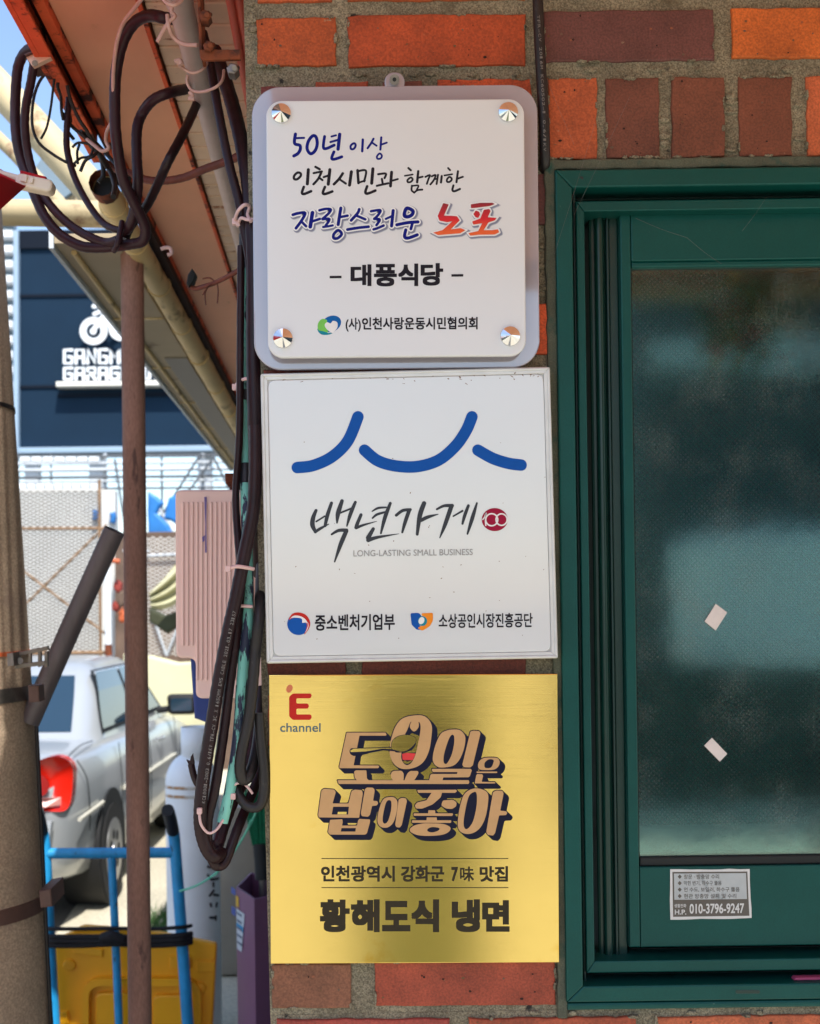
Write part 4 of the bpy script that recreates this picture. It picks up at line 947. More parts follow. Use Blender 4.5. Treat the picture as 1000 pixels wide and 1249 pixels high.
cv = thing('meter_cover', 'pale pink ribbed plastic cover with a stepped bottom behind the cable bundle', 'cover', P(270, 852, .4))
w = MB(); slab(w, rounded([(213.5, 597.5), (338, 597), (338, 852), (238.5, 852), (238.5, 803), (214.5, 803)], 9, 6), .33, .46, 'pink_plastic', .0032); w.build('shell', cv)
w = MB()
for i in range(16):
    x = 223 + i*5.75; slab(w, rrect(x-1.45, 612, x+1.45, (788 if i < 3 else 830), 1.4, 4), .3268, .332, 'pink_plastic', .0015)
w.build('ribs', cv)
w = MB(); slab(w, [(249, 606), (252, 606), (251.6, 640), (252, 674), (250, 674), (250.4, 640)], .3262, .3272, 'violet_stain'); slab(w, [(246.5, 655), (250, 653), (249, 660), (247, 661)], .3262, .3272, 'violet_stain'); w.build('stain', cv)
w = MB(); slab(w, [(232, 804), (264, 804), (264, 884), (250, 881), (237, 876)], .62, .66, 'blue_panel', .004)
tag(w.build('blue_box'), 'dark blue panel hanging just below the pink cover', 'panel')
w = MB(); slab(w, [(274, 577), (290, 577), (290, 597), (282, 594), (275, 590)], .42, .47, 'rust_metal', .003); slab(w, [(280, 590), (296, 590), (296, 600), (280, 600)], .45, .47, 'rust_metal', .002)
tag(w.build('wood_block'), 'small brown rusty block sitting on top of the pink cover', 'block')

# ------------------------------------------------------------------ cables
def cable(label, path, r_, m='rubber_black', seg=14, group=None, n=8, name='cable', build=True):
    mb = MB(); path = [(x+random.uniform(-.7, .7), y+random.uniform(-.7, .7), q) for x, y, q in path] if len(path) > 7 else path; ptube(mb, path, r_, m, seg=seg, n=n, wob=.03)
    if not build: return mb
    return tag(mb.build(name), label, 'cable', group)
G1 = 'cables bundled at the wall corner'; G2 = 'cables looping under the soffit'
teal = thing('drain_pipe', 'flaking turquoise painted pipe running down inside the cable bundle', 'pipe', P(270, 1003, .03))
w = MB(); ptube(w, [(299, 300, .05), (298.5, 420, .05), (299, 566, .04), (301, 650, .02), (302.5, 743, .0), (296.5, 812, -.004), (290, 900, -.006), (280, 965, -.008), (271, 1003, -.008)], [M(q, .05) for q in (6, 6, 6.5, 6.5, 6, 6.5, 7, 7, 6)] and 6.6, 'teal_paint', seg=16); w.build('pipe', teal)
w = MB(); ptube(w, [(303, 286, .045), (303, 318, .045)], 11.5, 'tape_black', seg=18, n=4); w.build('tape', teal)
w = MB(); ptube(w, [(300, 476, .045), (300, 488, .045)], 8.5, 'tape_black', seg=18, n=4); w.build('tape', teal)
w = MB(); ptube(w, [(299, 566, .04), (299.5, 590, .036)], 7.4, 'tape_black', seg=18, n=4); w.build('tape', teal)
w = MB(); ptube(w, [(295, 836, -.004), (293.5, 858, -.004)], 7.4, 'tape_black', seg=18, n=4); w.build('tape', teal)
mc = cable('thickest black cable with small printed letters, front of the bundle beside the signs', [(312, 520, -.012), (312, 560, -.014), (309, 620, -.016), (299, 674, -.018), (287, 730, -.02), (279, 768, -.02), (268, 825, -.02), (260, 876, -.02), (250, 940, -.02), (244.5, 985, -.02), (245, 1012, -.02), (252, 1035, -.018), (262, 1046, -.015), (270, 1040, -.0)], 8.2, 'cable_maroon', group=G1, n=10)
s = MB(); cable_text(s, 'KC10001-2003 0.6/1KV TFR-CV 3C X 16SQMM EMS CABLE 2021.03.17 23157', [(248, 980), (252.5, 940), (262, 876), (270, 825), (281, 768), (286, 745)], 4.2, -.0287, 'cable_print'); s.build('lettering', mc)
cable('black cable inside the bundle sweeping into the lowest U bend', [(294, 700, .0), (287, 775, -.006), (279, 836, -.008), (273, 890, -.01), (262, 960, -.012), (254, 1000, -.01), (254, 1032, -.01), (260, 1051, -.008), (267, 1056, -.004), (275, 1049, .0), (289, 1014, .01), (302, 982, .03), (314, 949, .05), (322, 920, .08)], 6.2, 'cable_maroon', group=G1)
cable('purple cable rising from the U bend behind the pink tie', [(262, 1025, .01), (265, 1030, .01), (272, 1008, .02), (284, 976, .03), (295, 955, .05), (304, 925, .08), (310, 880, .1)], 8, 'cable_purple', group=G1)
cable('dark cable hooking round in an open J beside the brass plate', [(316, 870, -.012), (318, 900, -.012), (321, 940, -.012), (322, 968, -.012), (315, 984, -.012), (303, 983, -.01), (293, 972, -.005), (287, 960, .0)], 6.2, 'rubber_black', group=G1)
cable('black cable running straight down beside the middle sign edge into the narrow U loop', [(318, 690, .06), (316.5, 745, -.012), (312, 795, -.016), (308, 844, -.018), (303, 880, -.018), (296, 912, -.018), (292.5, 936, -.018), (297, 951, -.014), (305, 944, -.008), (312, 915, .01), (317, 880, .03), (319, 840, .06)], 6.6, 'rubber_black', group=G1)
cable('thin maroon cable at the outer left of the bundle', [(294, 300, .03), (293, 420, .03), (292, 530, .03), (287.5, 602, .03), (290, 656, .02), (293, 695, .01), (291, 760, .01)], 4.6, 'cable_maroon', group=G1)
cable('flat pink cable showing between the bundle and the middle sign', [(317, 600, .1), (314, 680, .1), (309, 745, .1), (303, 810, .1), (299, 860, .1), (296, 900, .1)], 4.2, 'wire_pale', group=G1)
cable('brown hose showing low beside the brass plate', [(311, 850, .12), (317, 872, .11), (324, 900, .1), (330, 930, .1)], 7, 'cable_grey', group=G1)
cable('right hand dark cable of the bundle behind the uppermost sign edge', [(262, 62, .16), (280, 117, .10), (291, 160, .06), (300, 205, .03), (306, 250, .015), (310, 320, .01), (310, 420, .01), (312, 530, .005), (316, 640, .03), (318, 700, .09)], 8.5, 'cable_maroon', group=G1)
cable('left hand dark cable of the bundle lying on the pale pipe', [(248, 40, .10), (256, 76, .08), (266, 130, .05), (279, 195, .03), (291, 243, .02), (297, 280, .02), (305, 330, .02), (307, 420, .03), (306, 520, .05)], 5.4, 'cable_maroon', group=G1)
cable('rust stained cable crossing behind the pipe to the corner', [(310, 178, .25), (300, 186, .28), (275, 197, .32), (250, 206, .36), (225, 216, .4), (200, 221, .42), (178, 219, .44), (160, 212, .46), (140, 205, .5), (124, 196, .5)], 5.2, 'cable_rust', group=G2)
cable('straight dark red cable slanting down from the pipe to the loops', [(250, 100, .46), (236, 136, .36), (220, 170, .28), (205, 198, .26), (192, 225, .3), (178, 252, .34), (160, 276, .36), (152, 292, .36)], 5.2, 'cable_maroon', group=G2)
cable('purple cable bending down in a square arch in front of the soffit', [(252, 106, .5), (238, 107, .42), (226, 109, .34), (208, 113, .28), (188, 122, .28), (174, 138, .3), (167, 158, .3), (167, 190, .3), (168, 220, .3), (166, 250, .32), (158, 275, .34), (148, 285, .36)], 5.7, 'cable_purple', group=G2)
cable('fattest purple black cable making the tall arch and turning back to the big loops', [(236, 30, .3), (222, 25, .24), (203, 22, .17), (182, 19, .18), (163, 28, .2), (149, 52, .22), (142, 88, .24), (140, 130, .25), (142, 170, .26), (150, 215, .28), (162, 245, .3), (174, 270, .32), (178, 284, .33), (173, 294, .34), (160, 298, .35), (145, 300, .36), (118, 302, .37), (96, 299, .38), (72, 285, .39), (54, 263, .4), (40, 232, .41), (27, 200, .42), (20, 172, .42), (18.5, 140, .42), (20, 100, .41), (24, 76, .4), (34, 62, .38), (52, 54, .35)], 6.7, 'cable_purple', group=G2, n=6)
cable('second purple cable of the big loops, hanging from the bracket', [(41, 78, .36), (37, 100, .37), (32, 130, .39), (31, 160, .4), (36, 195, .41), (48, 230, .41), (66, 256, .4), (88, 276, .39), (112, 290, .37), (130, 296, .36), (146, 292, .34)], 5.5, 'cable_purple', group=G2)
cable('thinner blue black cable curving inside the big loops', [(84, 120, .44), (82, 150, .44), (82, 180, .44), (88, 208, .43), (98, 232, .42), (112, 255, .4), (126, 271, .38), (140, 279, .36), (150, 281, .35)], 4.1, 'cable_purple', group=G2)
cable('thin black wire making the inner oval under the beam', [(66, 83, .4), (54, 92, .41), (44, 108, .42), (39, 130, .43), (40, 155, .43), (48, 175, .43), (64, 188, .43), (80, 198, .43), (92, 202, .44)], 1.9, 'rubber_black', group=G2, seg=8)
cable('thin black wire hanging straight from the beam to a point', [(68, 84, .4), (65, 105, .41), (62, 130, .42), (57, 155, .42), (50, 169, .43)], 1.6, 'rubber_black', group=G2, seg=8)
cable('short kinked black wire next to the beam', [(74, 95, .42), (70, 104, .42), (74, 118, .43), (75, 135, .43), (77, 146, .44)], 2.0, 'rubber_black', group=G2, seg=8)
tg = MB()
for pth in ([(76, 138, .44), (84, 150, .44), (92, 158, .45), (104, 168, .45), (112, 176, .46)], [(80, 130, .45), (86, 146, .45), (82, 158, .45), (90, 170, .46)], [(88, 180, .45), (96, 174, .45), (112, 178, .45), (110, 190, .45), (98, 193, .45), (90, 200, .46)], [(95, 200, .45), (94, 186, .45), (97, 176, .45)], [(98, 209, .44), (104, 196, .44), (114, 190, .44), (120, 184, .45)], [(104, 168, .5), (116, 178, .5), (124, 196, .5), (126, 214, .5), (120, 222, .5)], [(110, 176, .5), (122, 190, .5), (134, 208, .48), (140, 226, .46), (138, 240, .42)], [(98, 160, .48), (112, 170, .5), (128, 186, .5), (146, 206, .46), (158, 218, .42)], [(82, 104, .42), (86, 122, .43), (96, 145, .44), (106, 160, .45), (118, 182, .46), (130, 205, .48)]):
    ptube(tg, pth, random.uniform(1.6, 3.4), 'rubber_black', seg=8)
tag(tg.build('wire_tangle'), 'knot of short thin black wires under the rusty beam end', 'wires')
cable('thin pale pink wire arching over the tall loop', [(178, -8, .1), (165, 8, .14), (151, 28, .18), (142, 52, .2), (138.5, 90, .23), (138, 125, .25), (136, 146, .28), (130, 160, .34), (129, 172, .36), (132, 180, .36), (124, 184, .37), (116, 178, .38), (106, 170, .4)], 2.6, 'wire_pale', group=G2, seg=10)
w = MB(); ptube(w, [(149, 270, .34), (146, 285, .335), (143, 298, .335), (139, 306, .35)], 3.4, 'cable_purple'); tag(w.build('cable_tie'), 'dark band wrapping the loops where they meet above the rusty post', 'cable tie')
for pth, r_, lb in (([(286, 270, .02), (290, 258, .0), (298, 250, -.005), (304, 252, .0), (302, 262, .0), (306, 270, -.01)], 2.2, 'white cable tie with its tail out, upper of the pair above the turquoise pipe'), ([(291, 272, .02), (294, 266, .0), (302, 268, -.005), (312, 267, -.01)], 2.0, 'white cable tie, lower of the pair above the turquoise pipe'), ([(286, 472, .04), (294, 464, .03), (302, 462, .02), (311, 465, .02)], 2.2, 'pale cable tie strapping the turquoise pipe beside the sign gap'), ([(278, 694, -.03), (288, 691, -.032), (298, 692, -.03), (309, 694, -.02)], 2.4, 'pink cable tie across the thickest cable in front of the cover'), ([(280, 738, -.008), (294, 739, -.012), (308, 740, -.012)], 2.1, 'short pink cable tie peeping out below the other one'), ([(243, 990, -.03), (245, 1005, -.032), (254, 1016, -.03), (264, 1012, -.028), (272, 1000, -.02)], 1.7, 'pink cable tie hanging slack round the low bend'), ([(284, 972, -.01), (284, 960, -.01), (291, 955, -.012), (300, 958, -.012), (308, 968, -.01)], 1.7, 'pink cable tie over the J shaped cable')):
    mb = MB(); ptube(mb, pth, r_, 'tie_pink', seg=8); q = pth[0]; slab(mb, rrect(q[0]-3.2, q[1]-4, q[0]+3, q[1]+3.5, 1.2), q[2]-.004, q[2]+.002, 'tie_pink', .0006); tag(mb.build('cable_tie'), lb, 'cable tie', 'pale cable ties on the bundle')
w = MB(); ptube(w, [(246, 962, .0), (240, 955, .0), (236, 945, .0), (233, 932, .0)], [M(4.5, 0)]*4 and 4.2, 'cable_maroon', seg=8); slab(w, rough([(231, 936), (227, 927), (231, 928), (235, 919), (237, 930), (236, 938)], .6), -.002, .003, 'cable_maroon', .0006)
tag(w.build('torn_tape'), 'torn end of maroon tape sticking out left of the low bend', 'tape')
w = MB(); slab(w, [(30.5, 68), (57, 57), (62, 70), (40, 80.5)], .335, .345, 'soffit_rib', .001); slab(w, [(30.5, 68), (57, 57), (57, 54.5), (29.5, 65.5)], .33, .40, 'strap_brown', .001); tube(w, [P(42.5, 77, .333), P(42.5, 77, .337)], .004, 'zinc', straight=True)
tag(w.build('cable_bracket'), 'small folded metal bracket holding the big loops at the rusty beam', 'bracket')
w = MB(); ptube(w, [(296, 327, .5), (280, 336, .52), (262, 345, .55), (250, 349, .56), (238, 352, .58), (228, 348, .58)], 3.0, 'cable_rust', seg=10)
for q in ([(258, 346, .55), (252, 352, .55), (247, 360, .55)], [(265, 344, .55), (266, 356, .55), (265, 370, .55)], [(255, 348, .55), (250, 358, .55), (251, 372, .55)], [(262, 344, .55), (256, 339, .55), (247, 340, .55)]): ptube(w, q, .8, 'cable_rust', seg=6)
slab(w, [(229, 335), (234, 327), (239, 334), (236, 343), (230, 350), (227, 346)], .57, .59, 'gasket_shade_black', .002)
tag(w.build('rebar_hook'), 'rusty frayed rod reaching out over the soffit with a dark clip', 'rod')
w = MB(); ptube(w, [(196, 304, .62), (202, 302, .62), (208, 303, .62), (209, 309, .62), (204, 311, .62)], 2.4, 'tie_pink', seg=8); tag(w.build('white_hook'), 'small pale curled hook above the gutter pipe', 'hook')

# red awning cloth at the left
aw = thing('red_awning', 'red cloth awning corner on an ivory plastic rail at the left edge', 'awning', P(0, 300, .2))
w = MB(); g = []
top = [P(-560, 70, .3), P(-300, 135, .3), P(-120, 178, .3), P(0, 207, .3), P(30, 223, .3)]
low = [P(-560, 520, -.35), P(-300, 420, -.2), P(-120, 335, .05), P(0, 256, .2), P(31, 228, .28)]
far = [Vector((x, -1.25, 2.02)) for x in (-2.4, -1.8, -1.25, -.85, -.66)]  # unseen cloth stretched forward to bounce red light onto the soffit
top[0] = Vector((-2.4, .3, 2.5)); low[0] = Vector((-2.4, -.2, 2.33))
vs = []; fs = []; NN = 12
for i in range(5):
    for k in range(NN+1):
        t = k/NN; p = top[i].lerp(low[i], t*1.5) if t < .667 else low[i].lerp(far[i], (t-.667)*3); vs.append(p)
for i in range(4):
    for k in range(NN): fs.append((i*(NN+1)+k, i*(NN+1)+k+1, (i+1)*(NN+1)+k+1, (i+1)*(NN+1)+k))
w.add(vs, fs, 'red_fabric', True); w.add([p+Vector((0, .0012, .0015)) for p in vs], [f[::-1] for f in fs], 'red_fabric', True); w.build('cloth', aw)
w = MB(); ptube(w, [(-1200, -88, .295), (-560, 72, .295), (-120, 183, .295), (0, 212, .295), (24, 219, .295)], 4.6, 'plastic_ivory', seg=12, n=4); w.build('rail', aw)
w = MB(); slab(w, rot_poly(rrect(18, 214, 64, 230, 6), 12, 40, 222), .285, .305, 'plastic_ivory', .003); slab(w, rot_poly(rrect(24, 214.5, 32, 224, 1.5), 12, 40, 222), .282, .29, 'plastic_ivory', .001); slab(w, rot_poly(rrect(35, 216, 40, 224, 1.5), 12, 40, 222), .282, .29, 'plastic_ivory', .001); slab(w, rot_poly([(22, 211), (54, 212), (54, 216), (22, 215)], 12, 40, 222), .286, .30, 'red_fabric', .001); w.build('end_cap', aw)

# cream pipes and roof pieces up in the alley
w = MB(); ptube(w, [(-90, 12, 2.3), (20, 130, 2.1), (140, 262, 1.9)], 19, 'cream_tube', seg=22, straight=True); tag(w.build('awning_roller'), 'thick cream tube slanting down behind the cable loops', 'tube')
w = MB(); ptube(w, [(-60, 112, 2.5), (20, 190, 2.4), (86, 262, 2.3)], 8, 'rail_rust', seg=16, straight=True); tag(w.build('slanting_rail'), 'thinner cream rail slanting below the thick cream tube', 'rail')
w = MB(); ptube(w, [(-140, 258, 1.6), (0, 259, 1.6), (146, 262, 1.6)], 16, 'rail_rust', seg=22, straight=True); tag(w.build('cross_rail'), 'level cream rail with rust stains below the red awning corner', 'rail')
w = MB(); slab(w, [(40, 208), (52, 190), (92, 231), (72, 246), (40, 246)], 2.7, 2.75, 'blue_grey_panel', .002); slab(w, [(72, 246), (92, 231), (108, 244), (104, 248)], 2.72, 2.76, 'roof_beige', .002); tag(w.build('grey_plate'), 'pale blue grey plate between the slanting tubes and the level rail', 'plate')
cp = thing('neighbour_roof', 'beige and grey underside of the low roof further down the alley', 'roof', (-.51, 3, 2.44))
w = MB(); box(w, (-.575, 1.15, 2.45), (-.445, 5.3, 2.47), 'roof_beige', .002); w.build('underside', cp)
w = MB(); box(w, (-.586, 1.15, 2.44), (-.576, 5.3, 2.49), 'roof_white', .002); w.build('edge_trim', cp)
w = MB(); box(w, (-.514, 2.3, 2.445), (-.446, 5.3, 2.4495), 'roof_grey', .001); w.build('grey_panel', cp)
w = MB()
for yy in (1.8, 2.45, 3.1, 3.75, 4.4): box(w, (-.575, yy, 2.447), (-.447, yy+.012, 2.4497), 'gutter_cream')
tube(w, [(-.545, 1.2, 2.446), (-.545, 5.3, 2.446)], .006, 'gutter_cream', straight=True); w.build('batten', cp)

# ------------------------------------------------------------------ beside the alley floor: cylinder, hand truck, crate, bin, broom
gc = P(236, 1080, 3.5); gx = gc.x
z_ = lambda y, Y: P(236, y, Y).z
gcy = thing('gas_cylinder', 'tall white gas cylinder with rust rings behind the blue hand truck', 'gas cylinder', (gx, 3.5, 0))
r_ = M(32.5, 3.5); zt = z_(955, 3.5); zd = z_(917, 3.5)
w = MB(); lathe(w, gx, 3.5, [(r_*.92, 0), (r_, .02), (r_, zt)] + [(r_*math.cos(R(a)), zt+(zd-zt)*math.sin(R(a))) for a in range(10, 90, 10)] + [(.03, zd)], 'cyl_white', 36); w.build('body', gcy)
for y in (957, 967.5):
    w = MB(); z0 = z_(y, 3.5); lathe(w, gx, 3.5, [(r_*1.002, z0-.006), (r_*1.012, z0-.004), (r_*1.012, z0+.004), (r_*1.002, z0+.006)], 'rust_band', 36); w.build('rust_ring', gcy)
w = MB(); lathe(w, gx+.02, 3.5, [(.062, zd-.03), (.062, zd+.10), (.057, zd+.10), (.057, zd-.03)], 'cyl_white', 28); w.build('collar', gcy)
w = MB()
def on_cyl(px, py):
    X = (px-VX)*(3.5-r_+D)/F - gx; X = max(-r_*.96, min(r_*.96, X)); return Vector((gx+X, 3.5-math.sqrt(r_*r_-X*X)-.002, P(px, py, 3.5-r_).z))
for px, py, a, l in ((250, 1046, 80, 10), (254, 1050, 10, 8), (252, 1060, 20, 9), (256, 1056, 95, 8), (250, 1072, 60, 9), (256, 1076, 10, 8), (254, 1082, 90, 6), (252, 1092, 130, 8), (257, 1096, 30, 7), (251, 1106, 80, 5), (257, 1108, 100, 6), (256, 1124, 90, 6), (252, 1122, 20, 6)):
    dx, dy = math.cos(R(a))*l/2, math.sin(R(a))*l/2; w = MB(); tube(w, [on_cyl(px-dx, py-dy), on_cyl(px, py), on_cyl(px+dx, py+dy)], M(1.5, 3.3), 'ink_black', seg=6); w.build('stencil_stroke', gcy)


ht = thing('hand_truck', 'blue tubular hand truck with black grips standing before the car', 'hand truck', tuple(P(140, 1400, 2.3).to_2d())+(0,))
def tb(name, paths, rpx, m='truck_blue'):
    mb = MB()
    for p_ in paths: ptube(mb, p_, rpx, m, seg=14)
    mb.build(name, ht)
tb('frame', [[(212, 1016, 2.3), (214, 1040, 2.3), (220, 1120, 2.3), (229, 1249, 2.3), (241, 1436, 2.3)], [(52, 1016, 2.3), (55, 1040, 2.3), (60, 1140, 2.3), (66, 1249, 2.3), (76, 1436, 2.3)]], 7.2)
tb('cross_bar', [[(55, 1041, 2.3), (135, 1040.5, 2.3), (214, 1040, 2.3)]], 6.6); tb('middle_bar', [[(136, 1042, 2.3), (141, 1150, 2.3), (145, 1249, 2.3), (152, 1430, 2.3)]], 5.0)
tb('handle', [[(212, 1020, 2.3), (209, 1004, 2.27), (205, 992, 2.2)]], 5.6); tb('handle', [[(52, 1020, 2.3), (49, 1004, 2.27), (46, 992, 2.2)]], 5.6)
tb('grip', [[(211, 1014, 2.29), (208, 1000, 2.24), (204.5, 988, 2.18)]], 7.6, 'grip'); tb('grip', [[(51, 1014, 2.29), (48, 1000, 2.24), (45, 988, 2.18)]], 7.6, 'grip')
for px in (50, 262):
    mb = MB(); q = P(px, 1400, 2.42); tube(mb, [(q.x-.02, 2.42, .08), (q.x+.02, 2.42, .08)], .08, 'tyre', straight=True, seg=24); tube(mb, [(q.x-.022, 2.42, .08), (q.x+.022, 2.42, .08)], .04, 'galv', straight=True); mb.build('wheel', ht)
mb = MB(); q0 = P(60, 1430, 2.2); q1 = P(255, 1430, 2.2); box(mb, (q0.x, 2.0, .02), (q1.x, 2.32, .028), 'truck_blue', .002); mb.build('toe_plate', ht)
cr = thing('yellow_crate', 'yellow plastic crate stood on its side and strapped to the blue hand truck', 'crate', tuple(P(165, 1400, 2.4).to_2d())+(0,))
w = MB(); slab(w, rounded([(62, 1150), (100, 1130), (180, 1136), (264, 1152), (262, 1190), (250, 1420), (80, 1420)], 5), 2.36, 2.39, 'crate_yellow', .006); w.build('base', cr)
w = MB()
def rrect_ring(x0, y0, x1, y1, t, yf, yb, m, r1_=14):
    o = rrect(x0, y0, x1, y1, r1_); i = rrect(x0+t, y0+t, x1-t, y1-t, r1_*.6)
    for k in range(len(o)): 
        j = (k+1) % len(o); slab(w, [o[k], o[j], i[j], i[k]], yf, yb, m, 0)
rrect_ring(99, 1194, 245, 1400, 9, 2.334, 2.362, 'crate_yellow', 22); slab(w, rrect(116, 1211, 172, 1390, 8), 2.345, 2.362, 'crate_yellow', .006); slab(w, rrect(186, 1214, 228, 1390, 8), 2.345, 2.362, 'crate_yellow', .006)
for x, y in ((84, 1178), (243, 1206), (75, 1244)): slab(w, ell(x, y, 8, 7, 16), 2.350, 2.362, 'crate_yellow', .005); slab(w, ell(x, y, 4, 3.5, 12), 2.3485, 2.351, 'crate_yellow', .001)
for q in ([(88, 1155), (125, 1158), (125, 1168), (90, 1163)], [(207, 1166), (232, 1168), (232, 1182), (207, 1182)], [(240, 1172), (262, 1174), (262, 1186), (240, 1186)], [(70, 1236), (82, 1233), (84, 1249), (70, 1249)]): slab(w, q, 2.352, 2.362, 'crate_yellow', .003)
w.build('relief', cr)
w = MB()
for yy, yY in ((1131, 2.275), (1141, 2.27), (1146, 2.268), (1151, 2.27)): ptube(w, [(58, yy+1, yY+.03), (64, yy+2, yY), (100, yy+2, yY-.002), (140, yy+random.uniform(0, 4), yY-.006), (185, yy+2, yY), (222, yy, yY), (233, yy-2, yY+.03)], 3.4 if yy != 1131 else 2.4, 'bungee', seg=10)
ptube(w, [(125, 1145, 2.27), (136, 1142, 2.258), (150, 1147, 2.262)], 7, 'bungee')
tag(w.build('bungee_cord'), 'black elastic cord wound round the blue hand truck and yellow crate', 'cord')

ub = thing('purple_bin', 'tall purple plastic bin with stuck on labels beside the wall corner', 'bin', tuple(P(312, 1390, 2.25).to_2d())+(0,))
zt = P(300, 1092, 2.25).z
fp_ = [P(288, 1100, 2.36), P(310, 1100, 2.2), P(352, 1100, 2.28), P(350, 1100, 2.5), P(306, 1100, 2.56)]
w = MB(); o2 = [(p.x, p.y) for p in fp_]; i2 = inset(o2, .006); n_ = len(o2)
vs = [(x, y, 0) for x, y in o2] + [(x, y, zt) for x, y in o2] + [(x, y, zt) for x, y in i2] + [(x, y, .02) for x, y in i2]
fs = []
for i in range(n_):
    j = (i+1) % n_
    for q in range(3): fs.append((q*n_+i, q*n_+j, (q+1)*n_+j, (q+1)*n_+i))
fs.append([3*n_+i for i in range(n_)]); w.add(vs, fs, 'bin_purple'); w.build('shell', ub)
def on_face(a, b, t, z, off=.003):
    p = a.lerp(b, t); d = (b-a).normalized(); nn = Vector((d.y, -d.x, 0)); return Vector((p.x, p.y, z)) + nn*off
def label(name, t0, t1, y0, y1, m, off=.002, skew=0):
    w = MB(); a, b = fp_[0], fp_[1]; z0, z1 = P(300, y1, 2.28).z, P(300, y0, 2.28).z
    q = [on_face(a, b, t0, z0, off), on_face(a, b, t1-skew, z0, off), on_face(a, b, t1, z1, off), on_face(a, b, t0, z1, off)]
    w.add(q, [(0, 1, 2, 3)], m); w.build(name, ub)
label('label', .02, .18, 1099, 1112, 'label_yellow'); label('label', .04, .50, 1115, 1165, 'label_white', .002, .2)
for i in range(5): label('label_print', .08, .36, 1118+i*9, 1121+i*9, 'label_text', .0035)
label('label_print', .05, .42, 1132, 1139, 'ink_sky', .003); label('label', -.25, .0, 1092, 1100, 'label_blue'); label('label', -.25, .0, 1116, 1126, 'label_blue')
w = MB(); q = fp_[1].lerp(fp_[2], .55); z1 = P(300, 1122, 2.25).z
tube(w, [(q.x+.02*math.cos(R(a)), q.y-.006, z1+.028*math.sin(R(a))) for a in range(190, 360, 24)], .006, 'cyl_white'); w.build('handle', ub)
br = thing('broom', 'upturned green broom standing handle down in the purple bin', 'broom', tuple(P(322, 1100, 2.4).to_2d())+(.1,))
w = MB(); ptube(w, [(322, 1240, 2.4), (321, 1100, 2.4), (319.5, 1062, 2.4)], 4.8, 'steel_brushed'); w.build('handle', br)
w = MB(); ptube(w, [(320, 1072, 2.4), (319, 1050, 2.4), (318, 1040, 2.4), (317, 1028, 2.4)], [1, 1, 1, 1] and 9, 'grip', seg=16); w.build('ferrule', br)
w = MB()
for i in range(260):
    a = random.uniform(-1, 1); q = random.uniform(-.03, .03); ptube(w, [(317+a*9, 1031, 2.4+q*.5), (315.5+a*13, 1005, 2.4+q), (313+a*17, random.uniform(955, 985), 2.4+q*1.3)], .7, 'broom_green', seg=4, n=2, caps=False)
w.build('bristles', br)
w = MB(); ptube(w, [(219, 1087, 2.25), (240, 1080, 2.2), (262, 1066, 2.15), (278, 1049, 2.1), (295, 1024, 2.05), (310, 996, 2.0), (318, 970, 1.9)], 1.3, 'string_green', seg=6); ptube(w, [(262, 1068, 2.15), (280, 1046, 2.1), (298, 1018, 2.05), (306, 1000, 2.0)], .9, 'string_green', seg=6)
tag(w.build('green_string'), 'thin pale green string sagging between the hand truck and the broom', 'string')
w = MB(); q0 = P(258, 1100, 4.3); box(w, (q0.x, 4.3, .01), (q0.x+.5, 4.7, P(258, 985, 4.3).z), 'steel_brushed', .006)
tag(w.build('steel_cabinet'), 'blurred stainless steel cabinet between the white cylinder and the purple bin', 'cabinet')
w = MB()
for i in range(420):
    x = random.uniform(-1.06, -.92); y = random.uniform(4.9, 5.5); h = random.uniform(.03, .10); a = random.uniform(0, 6.3)
    w.add([(x, y, 0), (x+.006*math.cos(a), y+.006*math.sin(a), 0), (x+random.uniform(-.03, .03), y+random.uniform(-.03, .03), h)], [(0, 1, 2)], 'grass')
g_ = w.build('grass'); g_['kind'] = 'stuff'

# ------------------------------------------------------------------ the parked car
ca = math.radians(2.7); corner = Vector((-1.40, 4.94, 0)); fw = Vector((math.sin(ca), math.cos(ca), 0)); rt = Vector((math.cos(ca), -math.sin(ca), 0))
CO = corner - rt*.83
def CP(u, v, z): return CO + fw*u + rt*v + Vector((0, 0, z))       # u along the car from its tail, v to its right
car = thing('parked_car', 'silver saloon car with a red tail lamp parked tail first in the alley', 'car', CO)
SECT = [(0.0, .60, .40, .70), (.05, .72, .33, .80), (.14, .79, .28, .90), (.4, .825, .24, .935), (.9, .835, .22, .945), (1.5, .84, .2, .935), (2.3, .84, .2, .925), (2.9, .835, .2, .915), (3.3, .825, .22, .89), (3.8, .79, .24, .80), (4.1, .70, .28, .70), (4.22, .55, .36, .58)]
w = MB(); vs = []; fs = []
def ringp(u, hw, zb, zt):
    h = zt-zb; q = [(0, zt+.012), (.62*hw, zt+.006), (.84*hw, zt-.005), (.93*hw, zt-.03), (.975*hw, zt-.09*h), (hw, zt-.27*h), (hw*1.004, zt-.45*h), (hw*.995, zt-.6*h), (hw*.985, zt-.8*h), (hw*.95, zb+.03), (.85*hw, zb), (0, zb)]
    return [(u, y, z) for y, z in q] + [(u, -y, z) for y, z in q[::-1][1:-1]]
for s_ in SECT: vs += [CP(*p) for p in ringp(*s_)]
n_ = 22
for i in range(len(SECT)-1):
    for k in range(n_): k2 = (k+1) % n_; fs.append((i*n_+k, i*n_+k2, (i+1)*n_+k2, (i+1)*n_+k))
fs.append(list(range(n_))); fs.append([(len(SECT)-1)*n_+k for k in range(n_)][::-1])
w.add(vs, fs, 'car_paint', True)
GH = [(.90, .80, 3.22, .745, 0), (1.0, .96, 3.02, .715, 0), (1.2, 1.22, 2.68, .655, 0), (1.31, 1.38, 2.5, .61, 0), (1.365, 1.52, 2.36, .55, 0), (1.392, 1.75, 2.2, .40, 0)]
